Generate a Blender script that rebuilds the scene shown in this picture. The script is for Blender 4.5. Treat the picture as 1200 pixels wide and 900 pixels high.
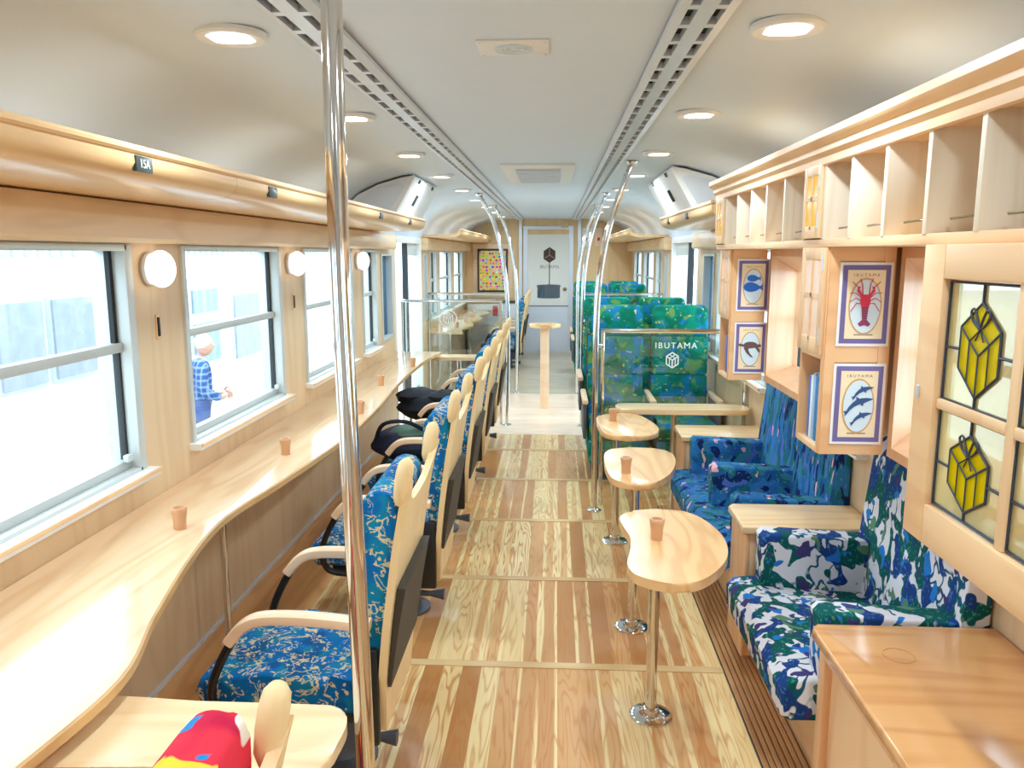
import bpy, bmesh, math, random
from mathutils import Vector, Matrix
random.seed(7)
PI = math.pi
S = bpy.context.scene
COL = S.collection
for o in list(bpy.data.objects): bpy.data.objects.remove(o)

# ---------------------------------------------------------------- camera, sky, exposure
cd = bpy.data.cameras.new('camera'); cam = bpy.data.objects.new('camera', cd); COL.objects.link(cam)
cd.sensor_width = 36; cd.lens = 28.0; cd.clip_start = .02; cd.clip_end = 200
cam.location = (.13, 0, 1.60)
cam.rotation_euler = (math.radians(90-9.313), 0, math.radians(3.148))
S.camera = cam
S.view_settings.view_transform = 'Standard'; S.view_settings.look = 'None'
S.view_settings.gamma = 1; S.view_settings.use_curve_mapping = False
S.view_settings.exposure = -0.18
W = bpy.data.worlds.new('sky'); S.world = W; W.use_nodes = True
wb = W.node_tree.nodes['Background']; wb.inputs[0].default_value = (.63, .84, 1, 1); wb.inputs[1].default_value = 7.0
LAMP_W = 9.0
cy = S.cycles
cy.use_denoising = True
try: cy.denoiser = 'OPENIMAGEDENOISE'
except Exception: pass
cy.max_bounces = 10; cy.diffuse_bounces = 6; cy.glossy_bounces = 4; cy.transmission_bounces = 6; cy.transparent_max_bounces = 16
cy.caustics_reflective = False; cy.caustics_refractive = False; cy.sample_clamp_indirect = 6

# ---------------------------------------------------------------- materials
def lin(r, g, b):
    f = lambda c: (c/255/12.92 if c <= 10 else ((c/255+.055)/1.055)**2.4)
    return (f(r), f(g), f(b), 1)
class NT:
    def __init__(s, name):
        s.m = bpy.data.materials.new(name); s.m.use_nodes = True
        s.t = s.m.node_tree; s.t.nodes.clear()
        s.out = s.n('ShaderNodeOutputMaterial')
    def n(s, typ, **kw):
        nd = s.t.nodes.new(typ)
        for k, v in kw.items(): setattr(nd, k, v)
        return nd
    def l(s, a, b): s.t.links.new(a, b)
    def put(s, sock, v):
        if hasattr(v, 'is_output'): s.l(v, sock)
        else: sock.default_value = v
    def math(s, op, a, b=None, c=None, clamp=False):
        nd = s.n('ShaderNodeMath', operation=op); nd.use_clamp = clamp
        s.put(nd.inputs[0], a)
        if b is not None: s.put(nd.inputs[1], b)
        if c is not None: s.put(nd.inputs[2], c)
        return nd.outputs[0]
    def vmath(s, op, a, b):
        nd = s.n('ShaderNodeVectorMath', operation=op); s.put(nd.inputs[0], a); s.put(nd.inputs[1], b); return nd.outputs[0]
    def coords(s, scale=(1,1,1), rand=True):
        tc = s.n('ShaderNodeTexCoord').outputs['Object']
        if rand:
            r = s.n('ShaderNodeObjectInfo').outputs['Random']
            c = s.n('ShaderNodeCombineXYZ')
            for i, k in enumerate((37., 91., 53.)): s.l(s.math('MULTIPLY', r, k), c.inputs[i])
            tc = s.vmath('ADD', tc, c.outputs[0])
        return s.vmath('MULTIPLY', tc, scale)
    def noise(s, vec, scale, detail=2., rough=.5, dist=0.):
        nd = s.n('ShaderNodeTexNoise'); s.l(vec, nd.inputs['Vector'])
        nd.inputs['Scale'].default_value = scale; nd.inputs['Detail'].default_value = detail
        nd.inputs['Roughness'].default_value = rough; nd.inputs['Distortion'].default_value = dist
        return nd.outputs[0]
    def ramp(s, fac, stops, interp='LINEAR'):
        nd = s.n('ShaderNodeValToRGB'); cr = nd.color_ramp; cr.interpolation = interp
        while len(cr.elements) < len(stops): cr.elements.new(.5)
        for e, (p, c) in zip(cr.elements, stops):
            e.position = p; e.color = c if len(c) == 4 else (*c, 1)
        s.put(nd.inputs[0], fac); return nd.outputs[0]
    def mix(s, fac, a, b, mode='MIX'):
        nd = s.n('ShaderNodeMix', data_type='RGBA', blend_type=mode)
        s.put(nd.inputs[0], fac); s.put(nd.inputs[6], a); s.put(nd.inputs[7], b); return nd.outputs[2]
    def step(s, v, a, b):
        nd = s.n('ShaderNodeMapRange'); nd.clamp = True; s.put(nd.inputs[0], v)
        nd.inputs[1].default_value = a; nd.inputs[2].default_value = b; return nd.outputs[0]
    def princ(s, col, rough=.5, metal=0., spec=.5, bump=None, bstr=.1, **kw):
        p = s.n('ShaderNodeBsdfPrincipled'); s.put(p.inputs['Base Color'], col); s.put(p.inputs['Roughness'], rough)
        p.inputs['Metallic'].default_value = metal; p.inputs['Specular IOR Level'].default_value = spec
        for k, v in kw.items(): s.put(p.inputs[k], v)
        if bump is not None:
            b = s.n('ShaderNodeBump'); b.inputs['Strength'].default_value = bstr; b.inputs['Distance'].default_value = .002
            s.l(bump, b.inputs['Height']); s.l(b.outputs[0], p.inputs['Normal'])
        s.l(p.outputs[0], s.out.inputs[0]); return s.m

def plain(name, rgb, rough=.5, metal=0., spec=.5, var=.05):
    t = NT(name); n = t.noise(t.coords(), 6., 3.)
    c = lin(*rgb)
    a = tuple(x*(1-var) for x in c[:3])+(1,); b = tuple(min(1, x*(1+var)) for x in c[:3])+(1,)
    return t.princ(t.mix(n, a, b), rough, metal, spec)

def wood(name, light, dark, axis='Z', rough=.4, ring=9., sc=1., contrast=.7, fine=.25, spec=.5):
    t = NT(name)
    st = {'X': (.14, 1, 1), 'Y': (1, .14, 1), 'Z': (1, 1, .14)}[axis]
    st2 = {'X': (.02, 1, 1), 'Y': (1, .02, 1), 'Z': (1, 1, .02)}[axis]
    n1 = t.noise(t.coords(st), 5.*sc, 2., .45, .3)
    s1 = t.math('SINE', t.math('MULTIPLY', n1, ring*6.28))
    g = t.math('POWER', t.math('MULTIPLY_ADD', s1, .5, .5), 2.2)
    big = t.noise(t.coords(st, True), 2.2*sc, 1.)
    fib = t.noise(t.coords(st2), 160., 2.)
    f = t.math('ADD', t.math('MULTIPLY', g, contrast*.75), t.math('MULTIPLY', t.math('SUBTRACT', big, .5), contrast), clamp=True)
    f = t.math('ADD', f, t.math('MULTIPLY', t.math('SUBTRACT', fib, .5), fine), clamp=True)
    return t.princ(t.mix(f, lin(*light), lin(*dark)), rough, 0, spec)

def plank_floor():
    t = NT('cedar_plank_floor')
    sep = t.n('ShaderNodeSeparateXYZ'); tc = t.n('ShaderNodeTexCoord').outputs['Object']; t.l(tc, sep.inputs[0])
    ix = t.math('FLOOR', t.math('DIVIDE', sep.outputs[0], .074))
    iy = t.math('FLOOR', t.math('DIVIDE', t.math('SUBTRACT', sep.outputs[1], .31), .868))
    wn = t.n('ShaderNodeTexWhiteNoise', noise_dimensions='2D')
    cc = t.n('ShaderNodeCombineXYZ'); t.l(ix, cc.inputs[0]); t.l(iy, cc.inputs[1]); t.l(cc.outputs[0], wn.inputs['Vector'])
    base = t.ramp(wn.outputs[0], [(0, lin(230,192,130)), (.2, lin(220,172,112)), (.4, lin(204,150,94)), (.58, lin(236,204,144)), (.72, lin(190,134,78)), (.85, lin(216,164,106))], 'CONSTANT')
    off = t.n('ShaderNodeVectorMath', operation='SCALE'); t.l(wn.outputs[1], off.inputs[0]); off.inputs['Scale'].default_value = 40.
    v = t.vmath('ADD', t.vmath('MULTIPLY', tc, (1, .085, 1)), off.outputs[0])
    sep2 = t.n('ShaderNodeSeparateColor'); t.l(wn.outputs[1], sep2.inputs[0])
    fx = t.math('ABSOLUTE', t.math('SUBTRACT', t.math('FRACT', t.math('DIVIDE', sep.outputs[0], .074)), .5))
    # brown heartwood in the middle of a board, cream sapwood along its edges
    wob = t.math('MULTIPLY', t.math('SUBTRACT', t.noise(v, 11., 2.), .5), .55)
    edge = t.math('SUBTRACT', t.math('ADD', fx, wob), t.math('MULTIPLY_ADD', sep2.outputs[0], .75, .02))
    sap = t.step(edge, -.03, .05)
    col = t.mix(sap, base, lin(242,216,158))
    n1 = t.noise(v, 15., 2., .45, .15)
    g = t.math('POWER', t.math('MULTIPLY_ADD', t.math('SINE', t.math('MULTIPLY', n1, 74.)), .5, .5), 4.)
    amt = t.math('MULTIPLY_ADD', sep2.outputs[1], .55, .25)
    col = t.mix(t.math('MULTIPLY', g, amt), col, lin(192,116,46))
    seam = t.step(fx, .485, .498)
    col = t.mix(t.math('MULTIPLY', seam, .4), col, lin(150,98,52))
    return t.princ(col, .28, 0, .5)

def blobs(t, vec, scale, lo, hi, detail=1.5):
    return t.step(t.noise(vec, scale, detail, .5, .4), lo, hi)
def lines(t, vec, scale, w, dist=.6):
    n = t.noise(vec, scale, 1.5, .5, dist)
    d = t.math('ABSOLUTE', t.math('SUBTRACT', n, .5))
    return t.math('SUBTRACT', 1., t.step(d, w*.6, w))
def fabric_end(t, c, vec):
    w = t.noise(vec, 900., 1.)
    return t.princ(c, .9, 0, .2, bump=w, bstr=.25)
def fab_blue():
    t = NT('blue_moquette'); v = t.coords(); v2 = t.vmath('ADD', v, (5.3, 1.7, 9.1)); v3 = t.vmath('ADD', v, (15.3, 4.7, 2.1))
    c = t.mix(blobs(t, v2, 14., .45, .6), lin(8,102,166), lin(16,122,158))
    c = t.mix(t.math('MULTIPLY', blobs(t, v3, 9., .56, .62), .8), c, lin(10,76,128))
    m = t.math('MULTIPLY', lines(t, v, 32., .05, 1.2), blobs(t, v2, 20., .47, .51))
    m = t.math('MAXIMUM', m, blobs(t, v3, 42., .665, .69))
    c = t.mix(m, c, lin(206,192,150))
    return fabric_end(t, c, v)
def fab_green():
    t = NT('green_moquette'); v = t.coords(); v2 = t.vmath('ADD', v, (5.3, 1.7, 9.1)); v3 = t.vmath('ADD', v, (15.3, 4.7, 2.1))
    c = t.mix(blobs(t, v2, 9., .42, .6), lin(0,108,82), lin(8,136,110))
    c = t.mix(t.math('MULTIPLY', blobs(t, v, 10., .53, .62), .9), c, lin(22,120,176))
    c = t.mix(t.math('MULTIPLY', blobs(t, v3, 13., .57, .66), .7), c, lin(120,156,66))
    m = blobs(t, v2, 40., .68, .71)
    c = t.mix(m, c, lin(200,196,130))
    return fabric_end(t, c, v)
def fab_white():
    t = NT('white_floral_moquette'); v = t.coords((1,1,.8)); v2 = t.vmath('ADD', v, (5.3, 1.7, 9.1)); v3 = t.vmath('ADD', v, (15.3, 4.7, 2.1)); v4 = t.vmath('ADD', v, (1.3, 24.7, 7.1))
    c = t.mix(t.math('MULTIPLY', lines(t, v4, 14., .035, .3), blobs(t, v3, 6., .44, .47)), lin(218,218,224), lin(20,84,110))
    sp = t.step(t.noise(v, 90., 1.), .58, .68)
    gr = t.mix(sp, lin(10,84,82), lin(50,140,128)); bl = t.mix(sp, lin(26,62,124), lin(64,108,168))
    c = t.mix(blobs(t, v, 13., .505, .52), c, gr)
    c = t.mix(blobs(t, v2, 12., .555, .57), c, bl)
    c = t.mix(blobs(t, v3, 17., .645, .66), c, lin(36,118,196))
    c = t.mix(blobs(t, v4, 15., .655, .665), c, lin(66,58,110))
    c = t.mix(blobs(t, t.vmath('ADD', v, (31, 3, 8)), 15., .655, .67), c, lin(92,132,100))
    return fabric_end(t, c, v)
def fab_navy(st=(1,1,1), name='blue_floral_moquette'):
    t = NT(name); v = t.coords(st); v2 = t.vmath('ADD', v, (5.3, 1.7, 9.1)); v3 = t.vmath('ADD', v, (15.3, 4.7, 2.1)); v4 = t.vmath('ADD', v, (1.3, 24.7, 7.1))
    c = t.mix(blobs(t, v2, 10., .45, .55), lin(30,94,152), lin(46,120,182))
    c = t.mix(blobs(t, v, 15., .565, .585), c, lin(16,44,96))
    c = t.mix(blobs(t, v3, 14., .57, .59), c, lin(28,108,112))
    c = t.mix(blobs(t, v4, 14., .565, .58), c, lin(58,128,150))
    c = t.mix(blobs(t, t.vmath('ADD', v, (31, 3, 8)), 15., .64, .65), c, lin(84,110,190))
    c = t.mix(blobs(t, t.vmath('ADD', v, (3, 53, 18)), 16., .68, .69), c, lin(232,180,186))
    c = t.mix(t.math('MULTIPLY', t.step(t.noise(v, 80., 1.), .64, .72), .5), c, lin(110,160,210))
    return fabric_end(t, c, v)
def fab_red():
    t = NT('red_moquette'); v = t.coords(); v2 = t.vmath('ADD', v, (5.3, 1.7, 9.1)); v3 = t.vmath('ADD', v, (15.3, 4.7, 2.1))
    c = t.mix(blobs(t, v2, 9., .45, .6), lin(226,52,70), lin(190,28,66))
    c = t.mix(blobs(t, v, 13., .585, .60), c, lin(250,196,60))
    c = t.mix(blobs(t, v3, 12., .645, .66), c, lin(240,226,214))
    c = t.mix(blobs(t, t.vmath('ADD', v, (3, 53, 18)), 15., .66, .68), c, lin(40,130,190))
    return fabric_end(t, c, v)
def glass(name, tint=(1,1,1), gloss=.06, rough=.0, diff=0., dcol=None, bump=0.):
    t = NT(name)
    tr = t.n('ShaderNodeBsdfTransparent'); tr.inputs[0].default_value = (*tint, 1)
    gl = t.n('ShaderNodeBsdfGlossy'); gl.inputs['Roughness'].default_value = rough
    mx = t.n('ShaderNodeMixShader'); mx.inputs[0].default_value = gloss
    t.l(tr.outputs[0], mx.inputs[1]); t.l(gl.outputs[0], mx.inputs[2])
    if bump:
        b = t.n('ShaderNodeBump'); b.inputs['Strength'].default_value = bump; b.inputs['Distance'].default_value = .01
        t.l(t.noise(t.coords((1,1,.5)), 30., 2.), b.inputs['Height']); t.l(b.outputs[0], gl.inputs['Normal'])
    res = mx.outputs[0]
    if diff:
        td = t.n('ShaderNodeBsdfTranslucent'); dd = t.n('ShaderNodeBsdfDiffuse'); col = t.mix(t.noise(t.coords((1,1,.3)), 16., 2.), tuple(x*.88 for x in dcol[:3])+(1,), dcol)
        t.l(col, td.inputs[0]); t.l(col, dd.inputs[0])
        ma = t.n('ShaderNodeMixShader'); ma.inputs[0].default_value = .5; t.l(td.outputs[0], ma.inputs[1]); t.l(dd.outputs[0], ma.inputs[2])
        mb = t.n('ShaderNodeMixShader'); mb.inputs[0].default_value = diff; t.l(res, mb.inputs[1]); t.l(ma.outputs[0], mb.inputs[2]); res = mb.outputs[0]
    t.l(res, t.out.inputs[0]); return t.m
def emit(name, rgb, st):
    t = NT(name); e = t.n('ShaderNodeEmission'); e.inputs[0].default_value = lin(*rgb); e.inputs[1].default_value = st
    t.l(e.outputs[0], t.out.inputs[0]); return t.m

M = {}
M['floor'] = plank_floor()
M['floor_far'] = wood('grey_floor', (196,184,160), (160,146,120), 'X', .3, 6)
M['floor_vest'] = wood('vestibule_floor', (240,214,186), (226,180,146), 'X', .25, 5, contrast=.5)
M['strip_floor'] = wood('aisle_edge_floor', (222,168,108), (190,128,70), 'Y', .35, 7)
M['groove'] = wood('grooved_strip', (208,158,106), (168,116,70), 'Y', .4, 7)
M['batten'] = wood('batten', (226,194,140), (196,152,98), 'X', .4, 6)
M['wall'] = wood('maple_wall_panel', (218,189,150), (198,162,120), 'Z', .4, 5, contrast=.5)
M['beam'] = wood('maple_beam', (226,195,153), (202,164,118), 'Y', .35, 5, contrast=.6)
M['rack'] = wood('varnished_rack', (232,190,136), (212,164,108), 'Y', .28, 4, contrast=.5)
M['desk'] = wood('desk_wood', (236,204,164), (212,168,122), 'Y', .14, 7, contrast=.6)
M['desk_edge'] = wood('desk_edge', (222,178,118), (196,148,90), 'Y', .35, 9)
M['table'] = wood('table_wood', (236,192,136), (208,150,92), 'Y', .25, 8, sc=1.2, contrast=.65)
M['tableX'] = wood('console_wood', (220,164,106), (190,122,68), 'X', .16, 8, contrast=.65)
M['pale'] = wood('pale_board_wood', (238,206,160), (216,170,118), 'X', .25, 7, contrast=.5)
M['jamb'] = wood('window_jamb_wood', (214,164,120), (192,136,94), 'Z', .4, 6, contrast=.5)
M['cab'] = wood('cabinet_wood', (236,198,152), (214,164,116), 'Z', .4, 6, contrast=.55)
M['cabY'] = wood('cabinet_wood_rail', (238,198,150), (216,162,112), 'Y', .4, 6, contrast=.55)
M['cabX'] = wood('cabinet_wood_cross', (232,184,134), (206,144,92), 'X', .4, 6, contrast=.55)
M['cabin'] = wood('cubby_lining', (232,218,196), (210,188,156), 'Z', .5, 10, contrast=.5)
M['tower'] = wood('tower_wood', (228,182,136), (210,152,106), 'Z', .4, 6, contrast=.5)
M['chairwood'] = wood('chair_shell_wood', (238,206,152), (220,178,118), 'Z', .35, 7, contrast=.5)
M['armwood'] = wood('arm_wood', (242,208,172), (224,178,136), 'X', .35, 5, contrast=.4)
M['cup'] = wood('cup_wood', (216,166,124), (188,130,90), 'Z', .4, 5, contrast=.4)
M['blue'] = fab_blue(); M['green'] = fab_green(); M['white_fab'] = fab_white(); M['navy'] = fab_navy(); M['navyv'] = fab_navy((1.3,1.3,.45), 'blue_leafy_moquette'); M['white_fabv'] = M['white_fab']; M['red'] = fab_red()
M['ceil'] = plain('ceiling_white', (214,226,238), .45, var=.02)
M['white'] = plain('white_panel', (232,231,228), .4, var=.02)
M['alu'] = plain('aluminium', (216,222,230), .35, .35, var=.03)
M['winframe'] = plain('window_frame_grey', (200,204,200), .4, .2, var=.03)
M['chrome'] = plain('chrome', (220,220,220), .08, 1., var=.02)
M['black'] = plain('black_plastic', (18,18,20), .45)
M['seal'] = plain('rubber_seal', (26,30,34), .6)
M['dark'] = plain('dark_pocket', (62,56,48), .6)
M['grey'] = plain('grey_pedestal', (84,90,100), .5)
M['slot'] = plain('slot_dark', (8,8,10), .8)
M['glass'] = glass('window_glass', (.97,.98,.98), .05)
M['pglass'] = glass('partition_glass', (.93,.96,.95), .07)
M['dglass'] = glass('dark_glass', (.30,.40,.48), .10)
M['sglass'] = glass('clear_textured_glass', (.97,.96,.88), .06, .12, .5, lin(240,226,168), .5)
M['yglass'] = glass('yellow_glass', (1,.93,.08), .05, .1, .5, lin(255,236,20), .4)
M['aglass'] = plain('amber_pane', (252,192,40), .15, var=.06)
M['rglass'] = plain('rose_pane', (246,206,176), .2, var=.05)
M['lead'] = plain('lead_came', (58,62,74), .5, .4)
M['brass'] = plain('brass_rod', (150,140,110), .3, .8)
M['downlens'] = emit('downlight_lens', (255,255,255), 9)
M['globe'] = emit('lamp_globe', (255,244,228), 3.0)
M['paper'] = plain('card_white', (236,232,226), .6, var=.02)
M['purple'] = plain('card_purple', (112,98,152), .6, var=.15)
M['cream'] = plain('card_cream', (238,216,176), .6, var=.03)
M['oval'] = plain('card_oval', (206,220,226), .6, var=.03)
M['ring'] = plain('card_ring', (206,160,100), .6)
M['fishblue'] = plain('fish_blue', (24,100,190), .6, var=.25)
M['dolphin'] = plain('dolphin_blue', (40,74,124), .6, var=.2)
M['turtle'] = plain('turtle_brown', (96,66,60), .6, var=.35)
M['lobster'] = plain('lobster_red', (214,34,66), .6, var=.2)
M['lobsterd'] = plain('lobster_tail', (140,44,84), .6, var=.2)
M['ink'] = plain('card_ink', (150,134,120), .6)
M['etch'] = plain('etched_white', (236,240,240), .6, var=.02)
M['doorwhite'] = plain('door_white', (226,224,216), .4, var=.02)
M['doorlow'] = plain('door_lower', (214,220,230), .4, var=.02)
M['logo'] = plain('logo_brown', (70,44,34), .5)
M['platedark'] = plain('plate_dark', (52,58,54), .4)
M['bagm'] = plain('bag_navy', (20,28,52), .8, var=.3)
M['coat'] = plain('coat_black', (14,20,28), .85, var=.3)
M['scarf'] = plain('scarf_green', (70,96,80), .85, var=.5)
M['endwood'] = wood('end_wall_wood', (228,192,142), (206,164,112), 'Z', .4, 4, contrast=.45)
M['ground'] = plain('ground_concrete', (200,198,194), .9)
M['bwall'] = plain('building_wall', (228,230,232), .8)
M['bcurt'] = plain('building_curtain', (156,160,172), .9, var=.2)
M['bglass'] = plain('building_window', (132,148,162), .3, var=.2)
M['bfascia'] = plain('building_fascia', (178,180,184), .8)
M['skin'] = plain('skin', (206,156,132), .6)
M['hair'] = plain('white_hair', (206,204,200), .8)
M['trouser'] = plain('blue_trousers', (74,94,140), .9)
def plaid():
    t = NT('plaid_shirt'); w = t.coords(rand=False); s = t.n('ShaderNodeSeparateXYZ'); t.l(w, s.inputs[0])
    a = t.step(t.math('SINE', t.math('MULTIPLY', s.outputs[2], 90.)), .3, .6)
    b = t.step(t.math('SINE', t.math('MULTIPLY', t.math('ADD', s.outputs[0], s.outputs[1]), 80.)), .5, .8)
    c = t.mix(t.math('MULTIPLY', a, .8), lin(62,86,140), lin(130,152,184)); c = t.mix(t.math('MULTIPLY', b, .6), c, lin(150,170,190))
    return t.princ(c, .9, 0, .2)
M['plaid'] = plaid()
def art():
    t = NT('dotted_art'); v0 = t.coords(rand=False); sp = t.n('ShaderNodeSeparateXYZ'); t.l(v0, sp.inputs[0]); cb = t.n('ShaderNodeCombineXYZ'); t.l(sp.outputs[0], cb.inputs[0]); t.l(sp.outputs[2], cb.inputs[1]); v = cb.outputs[0]
    vo = t.n('ShaderNodeTexVoronoi', voronoi_dimensions='2D'); vo.inputs['Randomness'].default_value = .5; t.l(v, vo.inputs['Vector']); vo.inputs['Scale'].default_value = 19.
    hs = t.n('ShaderNodeHueSaturation'); hs.inputs['Saturation'].default_value = 1.5; t.l(vo.outputs[1], hs.inputs['Color'])
    c = t.mix(t.step(vo.outputs[0], .36, .30), lin(244,196,110), hs.outputs[0])
    return t.princ(c, .5)
M['art'] = art()

# ---------------------------------------------------------------- mesh helpers
class B:
    def __init__(s): s.bm = bmesh.new()
    def _bev(s, fs, bev, seg=2):
        if bev > 0:
            es = list({e for f in fs for e in f.edges})
            bmesh.ops.bevel(s.bm, geom=es, offset=bev, segments=seg, profile=.5, affect='EDGES', clamp_overlap=True)
    def box(s, x0, x1, y0, y1, z0, z1, bev=0, seg=2):
        v = [s.bm.verts.new((x, y, z)) for x in (x0, x1) for y in (y0, y1) for z in (z0, z1)]
        fs = [s.bm.faces.new([v[i] for i in q]) for q in ((0,1,3,2),(4,6,7,5),(0,4,5,1),(2,3,7,6),(0,2,6,4),(1,5,7,3))]
        s._bev(fs, bev, seg); return s
    def prism(s, pts, axis, a, b, bev=0, seg=2):
        # pts 2D; axis 'X': (y,z) ; 'Y': (x,z) ; 'Z': (x,y)
        f = {'X': lambda p, t: (t, p[0], p[1]), 'Y': lambda p, t: (p[0], t, p[1]), 'Z': lambda p, t: (p[0], p[1], t)}[axis]
        v0 = [s.bm.verts.new(f(p, a)) for p in pts]; v1 = [s.bm.verts.new(f(p, b)) for p in pts]
        n = len(pts); fs = []
        c0 = s.bm.faces.new(v0[::-1]); c1 = s.bm.faces.new(v1)
        for i in range(n): fs.append(s.bm.faces.new([v0[i], v0[(i+1) % n], v1[(i+1) % n], v1[i]]))
        if bev > 0:
            es = list(c0.edges)+list(c1.edges)
            bmesh.ops.bevel(s.bm, geom=es, offset=bev, segments=seg, profile=.5, affect='EDGES', clamp_overlap=True)
        return s
    def cyl(s, p0, p1, r0, r1=None, seg=16):
        return s.tube([p0, p1], [r0, r0 if r1 is None else r1], seg)
    def tube(s, pts, r, seg=12, flat=None):
        # flat=(up vector, half height): rectangular-ish section when given
        P = [Vector(p) for p in pts]; n = len(P); rings = []
        R = r if isinstance(r, (list, tuple)) else [r]*n
        ref = None
        for i in range(n):
            d = (P[min(i+1, n-1)]-P[max(i-1, 0)]).normalized()
            if ref is None:
                ref = Vector((0, 0, 1)) if abs(d.z) < .9 else Vector((1, 0, 0))
                if flat: ref = Vector(flat[0])
            a = (ref-d*ref.dot(d)).normalized(); b = d.cross(a); ref = a
            ring = []
            for k in range(seg):
                t = 2*PI*k/seg
                ca, sa = math.cos(t), math.sin(t)
                if flat:
                    e = .5; ca = math.copysign(abs(ca)**e, ca); sa = math.copysign(abs(sa)**e, sa)
                    ring.append(s.bm.verts.new(P[i]+a*ca*flat[1]+b*sa*R[i]))
                else: ring.append(s.bm.verts.new(P[i]+a*ca*R[i]+b*sa*R[i]))
            rings.append(ring)
        for i in range(n-1):
            for k in range(seg):
                s.bm.faces.new([rings[i][k], rings[i][(k+1) % seg], rings[i+1][(k+1) % seg], rings[i+1][k]])
        s.bm.faces.new(rings[0][::-1]); s.bm.faces.new(rings[-1]); return s
    def lathe(s, prof, c=(0,0,0), seg=24, axis='Z', sy=1., ring=False):
        rings = []
        def P(r, h, t):
            u, w = r*math.cos(t), r*math.sin(t)*sy
            return {'Z': (c[0]+u, c[1]+w, c[2]+h), 'X': (c[0]+h, c[1]+u, c[2]+w), 'Y': (c[0]+u, c[1]+h, c[2]+w)}[axis]
        for r, h in prof:
            rings.append([s.bm.verts.new(P(max(r, 1e-5), h, 2*PI*k/seg)) for k in range(seg)])
        for a, b in zip(rings, rings[1:]):
            for k in range(seg): s.bm.faces.new([a[k], a[(k+1) % seg], b[(k+1) % seg], b[k]])
        if ring:
            for k in range(seg): s.bm.faces.new([rings[-1][k], rings[-1][(k+1) % seg], rings[0][(k+1) % seg], rings[0][k]])
        else: s.bm.faces.new(rings[0][::-1]); s.bm.faces.new(rings[-1])
        return s
    def ell(s, c, r, seg=16, rot=None, lump=0., seed=0):
        rn = random.Random(seed)
        ret = bmesh.ops.create_uvsphere(s.bm, u_segments=seg, v_segments=seg//2+2, radius=1.)
        mt = Matrix.Translation(c) @ (rot.to_4x4() if rot else Matrix.Identity(4)) @ Matrix.Diagonal((*r, 1))
        for v in ret['verts']:
            k = 1+lump*(math.sin(v.co.x*5+seed)*math.sin(v.co.y*6+seed*2)+math.sin(v.co.z*7+seed*3)*.6)
            v.co = mt @ (v.co*k)
        return s
    def quadgrid(s, f, nu, nv, closed=False):
        g = [[s.bm.verts.new(f(i/nu, j/nv)) for j in range(nv+1)] for i in range(nu+1)]
        for i in range(nu):
            for j in range(nv): s.bm.faces.new([g[i][j], g[i+1][j], g[i+1][j+1], g[i][j+1]])
        return g
    def obj(s, name, mat, parent=None, smooth=True, ang=35):
        bm = s.bm
        bmesh.ops.recalc_face_normals(bm, faces=bm.faces[:])
        me = bpy.data.meshes.new(name); bm.to_mesh(me); bm.free()
        me.materials.append(M[mat] if isinstance(mat, str) else mat)
        if smooth:
            me.polygons.foreach_set('use_smooth', [True]*len(me.polygons))
            me.set_sharp_from_angle(angle=math.radians(ang))
        o = bpy.data.objects.new(name, me); COL.objects.link(o)
        if parent is not None: o.parent = parent
        return o
def tag(o, label=None, cat=None, group=None, kind=None):
    if label: o['label'] = label
    if cat: o['category'] = cat
    if group: o['group'] = group
    if kind: o['kind'] = kind
    return o
def thing(name, label, cat, loc=(0,0,0), rz=0, group=None):
    o = bpy.data.objects.new(name, None); COL.objects.link(o); o.location = loc; o.rotation_euler = (0,0,rz); o.empty_display_size = .1
    return tag(o, label, cat, group)
def struct(name, b, mat, parent=None, **kw):
    o = b.obj(name, mat, parent, **kw)
    if parent is None: o['kind'] = 'structure'
    return o
def sroot(name, loc=(0,0,0)):
    o = bpy.data.objects.new(name, None); COL.objects.link(o); o.location = loc; o['kind'] = 'structure'; o.empty_display_size = .1; return o
def dup(root, loc, label, rz=None, group=None):
    r = root.copy(); COL.objects.link(r); r.location = loc
    if rz is not None: r.rotation_euler = (0,0,rz)
    r['label'] = label
    if group: r['group'] = group
    for ch in root.children:
        c = ch.copy(); COL.objects.link(c); c.parent = r
        for g in ch.children:
            d = g.copy(); COL.objects.link(d); d.parent = c
    return r
def smooth_path(pts, n=8):
    P = [Vector(p) for p in pts]; out = []
    for i in range(len(P)-1):
        p0, p1, p2, p3 = P[max(i-1,0)], P[i], P[i+1], P[min(i+2,len(P)-1)]
        for k in range(n):
            t = k/n
            out.append(.5*((2*p1)+(p2-p0)*t+(2*p0-5*p1+4*p2-p3)*t*t+(3*p1-p0-3*p2+p3)*t**3))
    out.append(P[-1]); return out
def smooth_closed(pts, n=5):
    P = [Vector((*p, 0)) for p in pts]; m = len(P); out = []
    for i in range(m):
        p0, p1, p2, p3 = P[i-1], P[i], P[(i+1) % m], P[(i+2) % m]
        for k in range(n):
            t = k/n
            q = .5*((2*p1)+(p2-p0)*t+(2*p0-5*p1+4*p2-p3)*t*t+(3*p1-p0-3*p2+p3)*t**3)
            out.append((q.x, q.y))
    return out
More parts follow.
